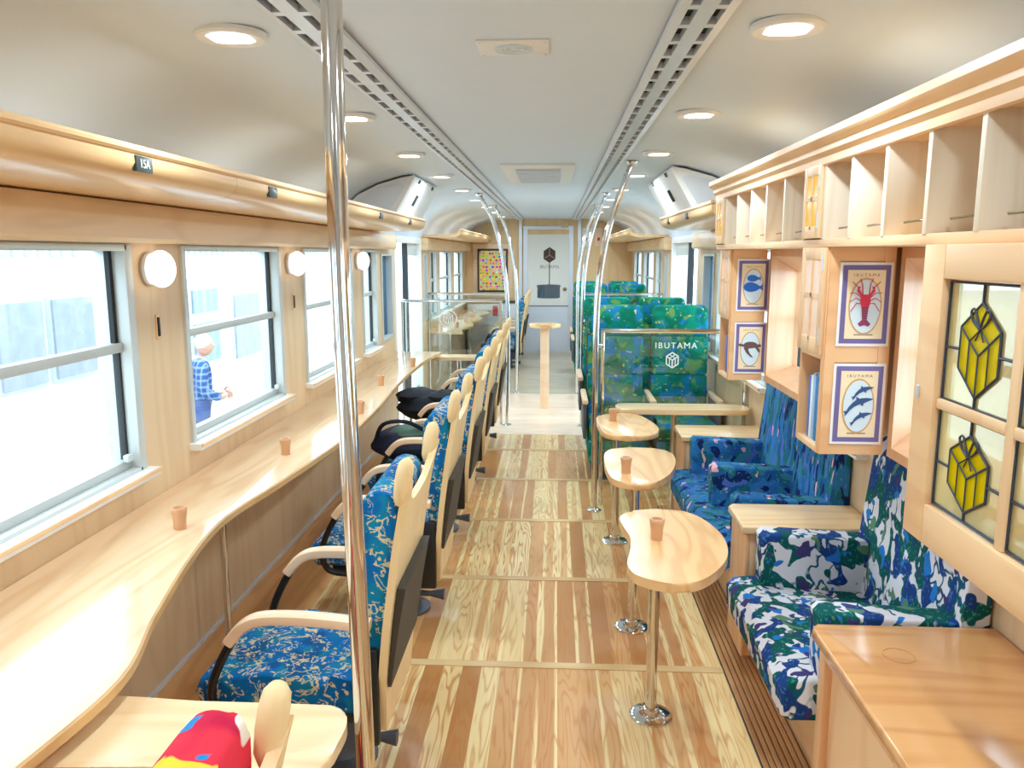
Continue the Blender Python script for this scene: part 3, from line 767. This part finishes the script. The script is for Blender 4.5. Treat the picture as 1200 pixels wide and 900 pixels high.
# ---------------------------------------------------------------- sofas and consoles on the right
def sofa(label, y0, y1, arms, fab, fabv):
    t = thing('wall_sofa', label, 'sofa', (1.0, y0, 0), 0, 'built in wall sofas'); L = y1-y0
    B().box(-.06,.33,.01,L-.01,.075,.30).obj('base', 'cabY', t)
    P = [(-.225,.31),(-.23,.39),(-.205,.418),(-.15,.425),(.24,.405),(.24,.30),(-.2,.295)]
    B().prism(P, 'Y', .005, L-.005, .012, 3).obj('seat_cushion', fab, t)
    P = [(.225,.40),(.245,.62),(.27,.90),(.285,.945),(.305,.96),(.325,.955),(.325,.40)]
    B().prism(P, 'Y', .004, L-.004, .015, 3).obj('back_cushion', fabv, t)
    for a in arms:
        B().prism([(-.125,.40),(-.132,.60),(-.115,.618),(.25,.60),(.27,.40)], 'Y', a-y0-.05, a-y0+.05, .014, 3).obj('arm', fab, t)
    return t
sofa('white sofa with a green and blue floral pattern, nearest on the right', 2.10, 2.85, (2.16, 2.795), 'white_fab', 'white_fabv')
sofa('blue floral sofa behind the near console, with a middle arm', 3.17, 4.33, (3.23, 3.72, 4.27), 'navy', 'navyv')
def console(label, y0, y1, near_panel=False):
    t = thing('console_table', label, 'console', (.83, y0, 0), 0, 'wooden consoles between the sofas'); L = y1-y0
    B().prism([(0,0),(0,L-.03),(.02,L),(.495,L),(.495,0)], 'Z', .57, .60, .007, 3).obj('top', 'tableX' if L > .6 else 'pale', t)
    if L > .6:
        b = B(); b.box(.05,.49,.02,L-.015,.075,.57); b.obj('body', 'cab', t)
        n = 3; w = (L-.06)/n
        for i in range(n):
            yb = L-.015-(i+1)*w
            b = B(); b.box(.028,.052,yb,yb+.045,.075,.57,.004); b.box(.028,.052,yb+w-.045,yb+w,.075,.57,.004); b.box(.028,.052,yb+.045,yb+w-.045,.075,.13,.004); b.box(.028,.052,yb+.045,yb+w-.045,.52,.57,.004); b.obj('front_frame', 'tower', t)
        for x, y in ((.17, L-.17), (.18, L-.75)):
            B().lathe([(.036,.6005),(.036,.6015),(.0385,.6015),(.0385,.6005)], (x, y, 0), 36, ring=True).obj('cup_recess_ring', 'tableX', t)
    else:
        B().box(.03,.49,.025,L-.025,.075,.57,.004).obj('body', 'cab', t)
        B().box(.018,.032,.02,L-.02,.075,.57,.003).obj('front_panel', 'tower', t)
    return t
console('wide wooden console in the near right corner, with a round cup recess in its top', .45, 2.09)
console('narrow wooden console between the white sofa and the blue sofa', 2.87, 3.155)
console('narrow wooden console beyond the blue sofa, by the glass partition', 4.345, 4.66)

# ---------------------------------------------------------------- wall cabinets on the right
FX = .92
t = thing('wall_shelf_unit', 'long pale wooden overhead shelf of open pigeonholes with a moulded cornice', 'shelf', (FX, .3, 1.6))
Y = lambda y: y-.3
E1 = 4.05
B().box(.0, .33, 0, Y(E1), .018, .042, .002).obj('bottom_board', 'cabY', t)
B().box(.0, .33, 0, Y(E1), .262, .28).obj('top_board', 'cabY', t)
B().box(.315, .33, 0, Y(E1), .04, .265).obj('back_panel', 'cabin', t)
B().prism([(-.001,.255),(-.009,.258),(-.009,.278),(-.022,.290),(-.022,.306),(-.038,.316),(-.044,.324),(-.044,.342),(.22,.342),(.22,.2805),(-.001,.2805)], 'Y', 0, Y(E1)+.02, 0).obj('cornice', 'cabY', t)
divs = [.5,.715,.93,1.145,1.36,1.575,1.79,2.015,2.24,2.455,2.635,2.88,3.12,3.36,3.61,3.85,4.042]
for y in divs: B().box(-.002, .32, Y(y)-.009, Y(y)+.009, .04, .264, .001).obj('divider', 'cabin', t)
for a, c in zip(divs, divs[1:]):
    if abs(a-2.455) < .01 or abs(a-3.85) < .01: continue
    B().tube([(.03, Y(a)+.012, .075), (.03, Y(c)-.05, .072)], .003, 8).obj('rail', 'brass', t)
def lattice_door(par, x, ya, yb, za, zb, gm, nm='lattice_door', st=.028):
    b = B(); m = (ya+yb)/2; k = za+(zb-za)*.55
    b.box(x-.012, x, ya, ya+st, za, zb, .002); b.box(x-.012, x, yb-st, yb, za, zb, .002)
    b.box(x-.012, x, ya+st, yb-st, zb-st, zb, .002); b.box(x-.012, x, ya+st, yb-st, za, za+st*1.3, .002)
    b.box(x-.012, x, m-.006, m+.006, za+st, zb-st); b.box(x-.012, x, ya+st, yb-st, k-.006, k+.006)
    d = b.obj(nm, 'cab', par)
    B().box(x-.009, x-.006, ya+st, yb-st, za+st, zb-st).obj('pane', gm, d)
    B().box(x-.015, x-.011, ya+.004, ya+.010, zb-.07, zb-.02).box(x-.015, x-.011, ya+.004, ya+.010, za+.03, za+.08).obj('hinge', 'alu', d)
lattice_door(t, 0, Y(2.466), Y(2.624), .045, .26, 'aglass')
lattice_door(t, 0, Y(3.861), Y(4.032), .045, .26, 'aglass')

def tower(label, y0, x0, gm):
    w = .215; d = 1.115-x0
    t = thing('tower_cabinet', label, 'cabinet', (x0, y0, 1.0), 0, 'hanging tower cabinets')
    H = .617
    B().box(0, d, 0, .016, 0, H, .002).box(0, d, w-.016, w, 0, H, .002).obj('side_panel', 'tower', t)
    B().box(d-.012, d, .016, w-.016, 0, H).obj('back_panel', 'cabin', t)
    for za, zb in ((0,.02),(H-.02,H),(.285,.30)): B().box(0, d-.012, .016, w-.016, za, zb, .002).obj('shelf', 'cab', t)
    lattice_door(t, 0, .0, w, .30, H, gm, 'door', .036)
    B().box(.004, .032, -.01, .0, .0, H).box(d-.032, d, -.01, .0, .0, H).box(.032, d-.032, -.008, .0, H-.04, H).box(.032, d-.032, -.008, .0, .28, .33).box(.032, d-.032, -.008, .0, 0, .03).obj('face_frame', 'cabX', t)
    return t, d
T_A, dA = tower('hanging tower cabinet with the lobster and dolphin cards on its side', 2.405, .925, 'rglass')
T_B, dB = tower('hanging tower cabinet farther off, with the fish and turtle cards', 3.84, .955, 'rglass')

def book(y, x, z, w, h, d, mat, label):
    t = thing('book', label, 'book', (x, y, z), 0, 'books in the tower cabinets')
    B().box(.0, d, 0, w, 0, h, .001).obj('cover', mat, t)
    B().box(.004, d+.001, .002, w-.002, .003, h+.0008).obj('pages', 'paper', t)
    return t
for nm, rgb in (('bk1',(70,110,190)),('bk2',(226,232,238)),('bk3',(150,190,220)),('bk4',(40,120,180)),('bk5',(236,214,60)),('bk6',(24,96,200))): M[nm] = plain('book_'+nm, rgb, .5, var=.1)
yy = 2.425
for w, h, m, lb in ((.022,.20,'bk5','yellow spined book, nearest in the lobster tower cubby'),(.016,.19,'bk2','white book beside the yellow one in the near cubby'),(.024,.205,'bk4','blue book in the middle of the near cubby'),(.02,.21,'bk3','pale blue book in the near cubby'),(.018,.20,'bk2','white book at the far side of the near cubby'),(.016,.195,'bk1','purple blue book farthest in the near cubby')):
    book(yy, .94, 1.021, w, h, .13, m, lb); yy += w+.004
book(3.93, .97, 1.021, .03, .18, .13, 'bk6', 'bright blue book in the far tower cubby')

# nature cards
def flat(b, pts, y0, y1): return b.prism(pts, 'Y', y1, y0)
def oval(cx, cz, rx, rz, n=40): return [(cx+rx*math.cos(2*PI*k/n), cz+rz*math.sin(2*PI*k/n)) for k in range(n)]
def fish(cx, cz, L, s=1):
    up = [(-.5,0),(-.46,.12),(-.36,.22),(-.2,.27),(0,.25),(.18,.17),(.3,.08),(.36,.07),(.5,.2),(.47,.02),(.5,-.17),(.36,-.06),(.3,-.08),(.15,-.18),(-.05,-.23),(-.25,-.22),(-.42,-.14)]
    return [(cx+x*L, cz+z*L) for x, z in up]
def dolph(cx, cz, L, a=.35):
    P = [(.5,.02),(.40,.07),(.3,.12),(.15,.16),(.10,.16),(.02,.26),(-.01,.16),(-.15,.11),(-.3,.02),(-.40,-.08),(-.5,-.06),(-.47,-.13),(-.5,-.22),(-.40,-.16),(-.3,-.09),(-.15,-.03),(.05,0),(.12,-.1),(.16,-.02),(.3,.0),(.4,.0)]
    return [(cx+(x*math.cos(a)-z*math.sin(a))*L, cz+(x*math.sin(a)+z*math.cos(a))*L) for x, z in P]
def card(label, x, y, z, w, h, kind):
    t = thing('picture_card', label, 'picture', (x, y, z), 0, 'nature cards on the tower cabinets')
    w2, h2 = w/2, h/2
    B().box(-w2, w2, -.002, 0, -h2, h2).obj('mount', 'paper', t)
    k = .008; B().box(-w2+k, w2-k, -.003, -.002, -h2+k, h2-k).obj('border', 'purple', t)
    k = .022; B().box(-w2+k, w2-k, -.004, -.003, -h2+k, h2-k).obj('ground', 'cream', t)
    flat(B(), oval(0, -.005, w*.31, h*.34), -.005, -.004).obj('oval_rim', 'ring', t)
    flat(B(), oval(0, -.005, w*.285, h*.318), -.006, -.005).obj('oval_ground', 'oval', t)
    text_obj('title', 'IBUTAMA', h*.05, (0, -.0045, h2-.037), ROT_CAM, 'ink', t, .0003, 1.6)
    B().box(-w*.18, w*.18, -.0046, -.004, -h2+.032, -h2+.036).obj('caption', 'ink', t)
    ya, yb = -.0075, -.006
    if kind == 'fish':
        flat(B(), fish(.002, h*.13, w*.42), ya, yb).obj('small_fish', 'fishblue', t)
        flat(B(), fish(0, -h*.04, w*.60), ya-.0006, yb).obj('large_fish', 'fishblue', t)
    elif kind == 'dolphin':
        for cz, L in ((.16, .46), (.0, .62), (-.16, .46)): flat(B(), dolph(0 if L > .5 else .01, cz*h, w*L), ya, yb).obj('dolphin', 'dolphin', t)
    elif kind == 'turtle':
        b = B(); flat(b, oval(0, .015, w*.21, h*.065, 24), ya, yb); flat(b, oval(w*.26, .012, w*.07, h*.03, 16), ya-.0004, yb)
        sc = lambda P: [(x*w, z*h) for x, z in P]
        flat(b, sc([(-.16,.05),(-.2,.0),(-.12,-.09),(.02,-.17),(.10,-.18),(.0,-.11),(-.06,-.04),(-.05,.0)]), ya-.0006, yb)
        flat(b, sc([(.12,.03),(.2,-.03),(.27,-.09),(.30,-.05),(.24,.02),(.2,.05)]), ya-.0008, yb); flat(b, sc([(-.18,.07),(-.34,.09),(-.38,.06),(-.3,.04),(-.18,.03)]), ya-.001, yb)
        b.obj('turtle', 'turtle', t)
    else:
        sc = lambda P: [(x*w, z*h) for x, z in P]
        b = B(); flat(b, sc([(-.08,.12),(.08,.12),(.095,.04),(.07,-.03),(-.07,-.03),(-.095,.04)]), ya, yb)
        for s in (-1, 1):
            flat(b, sc([(s*.05,.11),(s*.13,.17),(s*.11,.22),(s*.15,.21),(s*.17,.16),(s*.08,.09)]), ya-.0003, yb)
            for q, (dx, dz) in enumerate(((.26,.27),(.30,.14),(.30,.03),(.27,-.08),(.12,.31))):
                p = (s*.06*w, (.10-.03*q)*h if q < 4 else .12*h)
                bar2(b, p, (s*dx*.62*w, (dz*.55+.06)*h), .0022, ya-.0002, yb); bar2(b, (s*dx*.62*w, (dz*.55+.06)*h), (s*dx*w, dz*h), .0018, ya-.0002, yb)
        b.obj('lobster', 'lobster', t)
        b = B()
        for q in range(5): flat(b, sc([(-.065+.004*q,-.03-.03*q),(.065-.004*q,-.03-.03*q),(.06-.004*q,-.058-.03*q),(-.06+.004*q,-.058-.03*q)]), ya, yb)
        flat(b, sc([(-.04,-.18),(.04,-.18),(.12,-.23),(.08,-.26),(0,-.245),(-.08,-.26),(-.12,-.23)]), ya-.0002, yb)
        b.obj('lobster_tail', 'lobsterd', t)
cw, chh = .152, .245
card('upper near picture card with a red lobster in an oval', 1.033, 2.3945, 1.452, cw, chh, 'lobster')
card('lower near picture card with three blue dolphins', 1.033, 2.3945, 1.155, cw, chh, 'dolphin')
card('upper far picture card with two blue fish', 1.055, 3.8295, 1.452, cw, chh, 'fish')
card('lower far picture card with a brown sea turtle', 1.055, 3.8295, 1.155, cw, chh, 'turtle')

# deep wooden surrounds of the right windows
def surround(label, ya, yb, yi, yj, xo=1.125):
    b = B(); z0, z1, i0, i1 = 1.0, 1.617, 1.05, 1.515
    e = .03
    A = [(xo, ya, z0), (xo, yb, z0), (xo, yb, z1), (xo, ya, z1)]
    Bq = [(xo, ya+e, z0+e), (xo, yb-e, z0+e), (xo, yb-e, z1-e), (xo, ya+e, z1-e)]
    Cq = [(1.30, yi, i0), (1.30, yj, i0), (1.30, yj, i1), (1.30, yi, i1)]
    Dq = [(1.325, yi, i0), (1.325, yj, i0), (1.325, yj, i1), (1.325, yi, i1)]
    yf = max(yb, yj+.03); Eq = [(1.325, ya, z0), (1.325, yf, z0), (1.325, yf, z1), (1.325, ya, z1)]
    R = [[b.bm.verts.new(p) for p in q] for q in (A, Bq, Cq, Dq, Eq)]
    for q in range(5):
        r0, r1 = R[q], R[(q+1) % 5]
        for k in range(4): b.bm.faces.new([r0[k], r0[(k+1) % 4], r1[(k+1) % 4], r1[k]])
    return tag(b.obj('window_surround', 'jamb', ang=20), label, 'window frame', 'deep wooden window surrounds')
surround('deep bevelled wooden window surround between the two tower cabinets', 2.66, 3.82, 3.1, 3.98)
surround('deep bevelled wooden window surround behind the stained glass screen', 1.02, 2.385, 1.62, 2.59)

# stained glass screen
t = thing('stained_glass_screen', 'wooden framed stained glass panel with yellow gift box motifs, near right edge', 'screen', (.90, .82, 1.0))
Y = lambda y: y-.86
ya, yb = Y(.93), Y(1.775); zs = (0, .618)
cols = [(Y(1.43), Y(1.68)), (Y(1.155), Y(1.405))]; rows = [(.31, .545), (.09, .288)]
b = B()
b.box(0, .035, Y(1.685), yb, 0, .618, .003); b.box(0, .035, ya, Y(1.15), 0, .618, .003)
b.box(0, .035, Y(1.15), Y(1.685), .55, .618, .003); b.box(0, .035, Y(1.15), Y(1.685), 0, .085, .003)
b.obj('frame', 'cabY', t)
B().box(.006, .03, Y(1.405), Y(1.43), .085, .55, .004).box(.006, .03, Y(1.43), Y(1.685), .288, .31, .004).box(.006, .03, Y(1.15), Y(1.405), .288, .31, .004).obj('muntins', 'cab', t)
B().box(0, -.004, yb-.03, yb-.018, .30, .325).obj('latch', 'alu', t)
for (c0, c1) in cols:
    for (r0, r1) in rows:
        w, h = c1-c0, r1-r0
        q = lambda fx, fz: (c1-fx*w, r1-fz*h)
        T_, L_, R_, C_, BL, Bt, BR = [q(*p) for p in ((.5,.15),(.22,.36),(.78,.36),(.5,.57),(.22,.70),(.5,.91),(.78,.70))]
        md = lambda a, c: ((a[0]+c[0])/2, (a[1]+c[1])/2)
        pn = B().box(.017, .020, c0, c1, r0, r1).obj('clear_pane', 'sglass', t)
        g = B(); g.prism([T_, L_, BL, Bt, BR, R_], 'X', .0145, .0225); g.obj('yellow_pane', 'yglass', pn)
        k = B()
        def came(a, c, r=.0032): k.tube([(.018, *a), (.018, *c)], r*.8, 6, flat=((1,0,0), .0055))
        for a, c in ((T_,L_),(T_,R_),(L_,C_),(R_,C_),(L_,BL),(R_,BR),(BL,Bt),(BR,Bt),(C_,Bt)): came(a, c, .0035)
        for a, c in ((md(L_,C_), md(BL,Bt)), (md(R_,C_), md(BR,Bt)), (md(T_,L_), md(R_,C_)), (md(T_,R_), md(L_,C_))): came(a, c, .002)
        came(q(.5,0), T_); came(Bt, q(.5,1)); came(q(0,.55), ((L_[0]*.45+BL[0]*.55), (L_[1]*.45+BL[1]*.55))); came(((R_[0]*.45+BR[0]*.55), (R_[1]*.45+BR[1]*.55)), q(1,.55))
        for a, c in ((q(0,0),q(1,0)),(q(0,1),q(1,1)),(q(0,0),q(0,1)),(q(1,0),q(1,1))): came(a, c)
        m = md(T_, C_)
        for s in (-1, 1):
            pts = [m, (m[0]+s*.022, m[1]+.012), (m[0]+s*.034, m[1]+.03), (m[0]+s*.020, m[1]+.036), m]
            k.tube([(.0125, p.x, p.y) for p in smooth_path([(*p, 0) for p in pts], 4)], .0022, 6)
            came(m, (m[0]+s*.014, m[1]-.022), .0018)
        k.obj('lead_lines', 'lead', pn)

# ---------------------------------------------------------------- glass partitions with their boards
def partition(label, y, x0, x1, ztop, zlow=.05):
    t = thing('glass_partition', label, 'partition', (0, y, 0), 0, 'low glass partitions')
    w = x1-x0
    b = B(); b.tube([(x0,0,0),(x0,0,ztop),], .013, 10); b.obj('post', 'chrome', t)
    b = B(); b.tube([(x1,0,0),(x1,0,ztop)], .013, 10); b.obj('post', 'chrome', t)
    B().tube([(x0-.013,0,ztop),(x1+.013,0,ztop)], .014, 10).obj('top_rail', 'chrome', t)
    B().box(x0+.012, x1-.012, -.004, .004, zlow, ztop-.012).obj('pane', 'pglass', t)
    return t
def gift(t, x, z, R):
    b = B()
    P = lambda a, k=1.: (x+R*k*.87*math.cos(math.radians(a)), z+R*k*math.sin(math.radians(a)))
    V = [P(a) for a in (90,150,210,270,330,30)]; c = (x, z)
    def seg(p, q, w=.007): bar2(b, p, q, w, -.007, -.004)
    for i in range(6): seg(V[i], V[(i+1) % 6])
    for a in (V[1], V[3], V[5]): seg(c, a)
    md = lambda p, q: ((p[0]+q[0])/2, (p[1]+q[1])/2)
    seg(md(V[1], c), md(V[2], V[3]), .005); seg(md(V[5], c), md(V[4], V[3]), .005)
    seg(md(V[0], V[1]), md(c, V[5]), .005); seg(md(V[0], V[5]), md(c, V[1]), .005)
    return b.obj('emblem', 'etch', t)
p1 = partition('glass partition with white IBUTAMA lettering in front of the green seats', 4.96, .425, 1.31, 1.125)
text_obj('lettering', 'IBUTAMA', .052, (.875, -.006, 1.035), ROT_CAM, 'etch', p1, .0008, 1.25)
gift(p1, .855, .945, .048)
B().box(-.0+.385, .425, -.11, -.0, 1.03, 1.05, .003).obj('clamp', 'chrome', p1)
p2 = partition('glass partition with a white round emblem at the end of the blue chairs', 7.38, -1.31, -.38, 1.165)
gift(p2, -.87, 1.0, .055)
b = B(); b.lathe([(.075,-.007),(.075,-.004),(.082,-.004),(.082,-.007)], (-.87, 0, 1.0), 36, 'Y', ring=True); b.obj('emblem_ring', 'etch', p2)
partition('glass partition on the far left past the open door', 9.0, -1.31, -.42, 1.15)
partition('glass partition on the far right past the open door', 9.0, .42, 1.31, 1.15)
def long_table(label, y, x0, x1, lx):
    t = thing('narrow_long_table', label, 'table', (x0, y, 0), 0, 'narrow boards along the partitions')
    w = x1-x0
    B().prism(smooth_closed([(0,0),(.02,-.085),(.08,-.105),(w/2,-.11),(w-.08,-.105),(w-.02,-.07),(w,0),(w-.02,.07),(w-.08,.10),(w/2,.105),(.08,.1),(.02,.085)], 3), 'Z', .645, .675, .008, 3).obj('tabletop', 'pale', t)
    B().cyl((lx-x0,0,0), (lx-x0,0,.648), .019, seg=20).lathe([(.06,0),(.06,.006),(.022,.012)], (lx-x0,0,0), 24).obj('leg', 'chrome', t)
long_table('narrow long pale table in front of the glass partition on the right', 4.835, .50, 1.31, .86)
long_table('narrow long table in front of the glass partition on the left', 7.2, -1.2, -.5, -.75)

# pedestal table in the vestibule
t = thing('pedestal_table', 'tall wooden pedestal table standing in the aisle by the doors', 'table', (.018, 8.2, 0))
B().prism(oval(0,0,.165,.15,36), 'Z', .85, .885, .008).obj('tabletop', 'table', t)
B().box(-.045,.045,-.045,.045,0,.85,.008).obj('column', 'armwood', t)

# ---------------------------------------------------------------- green seats
def mk_green():
    t = thing('green_seat', '', 'seat', (0,0,0), 0, 'green patterned high back seats')
    P = lambda L: [(y, z) for y, z in L]
    B().prism(P([(-.035,1.0),(-.05,1.05),(-.05,1.16),(-.02,1.215),(.03,1.225),(.075,1.19),(.08,1.0)]), 'X', -.203, .203, .05, 5).obj('headrest', 'green', t)
    B().prism(P([(-.05,.715),(-.045,.995),(.075,.995),(.06,.715)]), 'X', -.205, .205, .025, 3).obj('upper_back', 'green', t)
    B().prism(P([(-.075,.42),(-.055,.71),(.06,.71),(.05,.42)]), 'X', -.205, .205, .025, 3).obj('lower_back', 'green', t)
    B().prism(P([(-.50,.34),(-.515,.40),(-.49,.435),(-.05,.42),(-.05,.32),(-.47,.30)]), 'X', -.203, .203, .022, 3).obj('seat_cushion', 'green', t)
    B().prism(P([(-.49,.14),(-.50,.30),(-.05,.31),(-.05,.2)]), 'X', -.21, .21, .02, 2).obj('seat_skirt', 'green', t)
    B().box(-.16,.16,-.35,-.1,.02,.2).box(-.18,.18,-.4,-.05,0,.03).obj('pedestal', 'grey', t)
    B().box(-.21,.21,.082,.10,.25,1.0,.008).obj('back_shell', 'dark', t)
    green_arm(t, -.234)
    return t
def green_arm(t, x):
    B().box(x-.010, x+.010, -.42, -.02, .30, .555, .006).obj('arm_support', 'grey', t)
    B().box(x-.021, x+.021, -.46, .02, .555, .59, .01).obj('arm_cap', 'armwood', t)
g0 = mk_green(); fst = True
for y, rw in ((5.95,'first row behind the lettered glass'),(7.0,'second row'),(10.1,'third row beyond the doors'),(11.1,'farthest row by the end wall')):
    for x, sd in ((.575,'aisle side'),(1.05,'window side')):
        lab = 'green patterned high back seat, %s, %s' % (rw, sd)
        if fst: g0.location = (x, y, 0); g0['label'] = lab; fst = False; continue
        r = dup(g0, (x, y, 0), lab)
        if x > 1: green_arm(r, .232)

# ---------------------------------------------------------------- end wall pictures
t = thing('framed_picture', 'framed picture of many small coloured motifs on the end wall', 'picture', (-.893, YE, 1.327))
B().box(-.32,.32,-.02,0,-.44,.42,.004).obj('wood_panel', 'armwood', t)
B().box(-.245,.245,-.045,-.02,-.345,.345,.004).obj('frame', 'dark', t)
B().box(-.215,.215,-.049,-.044,-.315,.315).obj('print', 'art', t)
for x, z, lab, m in ((.60,1.86,'small white notice with a red mark on the end wall','x'),(.80,1.86,'small orange notice on the end wall at the far right','armwood')):
    t = thing('wall_notice', lab, 'notice', (x, YE, z), 0)
    B().box(-.06,.06,-.008,0,-.14,.14).obj('sheet', 'paper' if m == 'x' else m, t)
    B().box(-.02,.02,-.010,-.008,-.06,-.01).obj('printed_mark', 'lobster', t)
t = thing('end_counter', 'white counter with a dark top under the framed picture', 'counter', (-.85, 12.75, 0))
B().box(-.42,.42,-.12,.19,0,.82).obj('body', 'white', t); B().box(-.43,.43,-.14,.19,.82,.85,.004).obj('top', 'dark', t)
B().box(-.02,.06,-.126,-.12,.62,.78).obj('sticker', 'lobster', t)

# ---------------------------------------------------------------- outside
struct('ground', B().box(-60, 60, -30, 60, -1.15, -1.05), 'ground')
t = thing('station_building', 'low white building with blue curtained windows seen outside the left windows', 'building', (-5.2, 0, -1.05))
B().box(-.4, 0, -6, 26, 0, 3.0).obj('wall', 'bwall', t)
b = B()
for i in range(160): b.box(0, .03, -6+i*.2, -6+i*.2+.1, 2.62, 3.0)
b.obj('corrugated_fascia', 'bfascia', t)
for i, (a, c, z0, z1, m) in enumerate(((7.2,7.95,1.3,2.2,'bcurt'),(8.05,8.85,1.3,2.2,'bcurt'),(11.3,12.25,1.75,2.15,'bglass'),(11.3,12.25,1.0,1.65,'bglass'),(12.8,14.1,.9,2.0,'bcurt'))):
    w = B().box(0, .05, a, c, z0, z1).obj('window', 'winframe', t)
    b = B()
    n = 12
    pts = [(.075+.012*math.sin(k*1.9), a+.03+(c-a-.06)*k/n) for k in range(n+1)]
    b.prism(pts+[(.045, c-.03), (.045, a+.03)], 'Z', z0+.03, z1-.03)
    b.obj('curtain', m, w)

# person on the platform outside the second left window
def skin(name, pts, edges, rad, mat, parent, sub=2):
    me = bpy.data.meshes.new(name); me.from_pydata(pts, edges, []); me.materials.append(M[mat])
    o = bpy.data.objects.new(name, me); COL.objects.link(o); o.parent = parent
    m = o.modifiers.new('skin', 'SKIN'); m.use_smooth_shade = True
    for i, r in enumerate(rad):
        sv = me.skin_vertices[0].data[i]; sv.radius = (r, r) if not isinstance(r, tuple) else r
        sv.use_root = (i == 0)
    s = o.modifiers.new('sub', 'SUBSURF'); s.levels = sub; s.render_levels = sub
    return o
pr = thing('person', 'person with white hair in a blue plaid shirt standing outside the second left window', 'person', (-3.88, 8.62, -1.05), math.radians(-55))
body = [(0,0,.93),(0,0,1.12),(0,.01,1.32),(0,.03,1.45),(0,.06,1.53),(.19,.01,1.40),(.24,.02,1.12),(.16,.22,1.05),(.08,.30,1.08),(-.19,.01,1.40),(-.24,.02,1.12),(-.16,.22,1.03),(-.08,.30,1.06),(.1,0,.88),(.11,.02,.48),(.11,-.02,.08),(.11,.14,.04),(-.1,0,.88),(-.11,.02,.48),(-.11,-.02,.08),(-.11,.14,.04)]
ed = [(0,1),(1,2),(2,3),(3,4),(3,5),(5,6),(6,7),(7,8),(3,9),(9,10),(10,11),(11,12),(0,13),(13,14),(14,15),(15,16),(0,17),(17,18),(18,19),(19,20)]
bo = skin('body', body, ed, [.14,.13,.14,.10,.055,.06,.045,.035,.03,.06,.045,.035,.03,.085,.06,.045,.04,.085,.06,.045,.04], 'skin', pr)
hd = B().ell((0,.10,1.63), (.075,.095,.115), 24).ell((0,.19,1.62), (.016,.022,.02), 10).ell((.078,.09,1.62), (.012,.022,.03), 10).ell((-.078,.09,1.62), (.012,.022,.03), 10)
for s in (-1, 1):
    for k in range(4): hd.tube([(s*.07+s*.0, .31+.0, 1.09-.018*k), (s*.045, .36, 1.085-.018*k), (s*.0, .37-.006*k, 1.075-.018*k)], [.011,.010,.007], 8)
    hd.tube([(s*.08,.30,1.10),(s*.06,.325,1.13),(s*.035,.34,1.13)], [.013,.011,.008], 8)
hd.obj('head', 'skin', pr)
B().ell((0,.085,1.67), (.085,.1,.1), 24, lump=.03, seed=2).obj('hair', 'hair', pr)
skin('shirt', [(0,0,.86)]+body[1:4]+[body[5],body[6],body[7],body[9],body[10],body[11]], [(0,1),(1,2),(2,3),(3,4),(4,5),(5,6),(3,7),(7,8),(8,9)], [.17,.165,.165,.105,.08,.065,.05,.08,.065,.05], 'plaid', pr)
skin('trousers', [(0,0,.95),(.1,0,.86),(.11,.02,.48),(.11,-.02,.10),(-.1,0,.86),(-.11,.02,.48),(-.11,-.02,.10),(0,0,1.16)], [(0,1),(1,2),(2,3),(0,4),(4,5),(5,6),(0,7)], [.155,.105,.08,.065,.105,.08,.065,.15], 'trouser', pr)
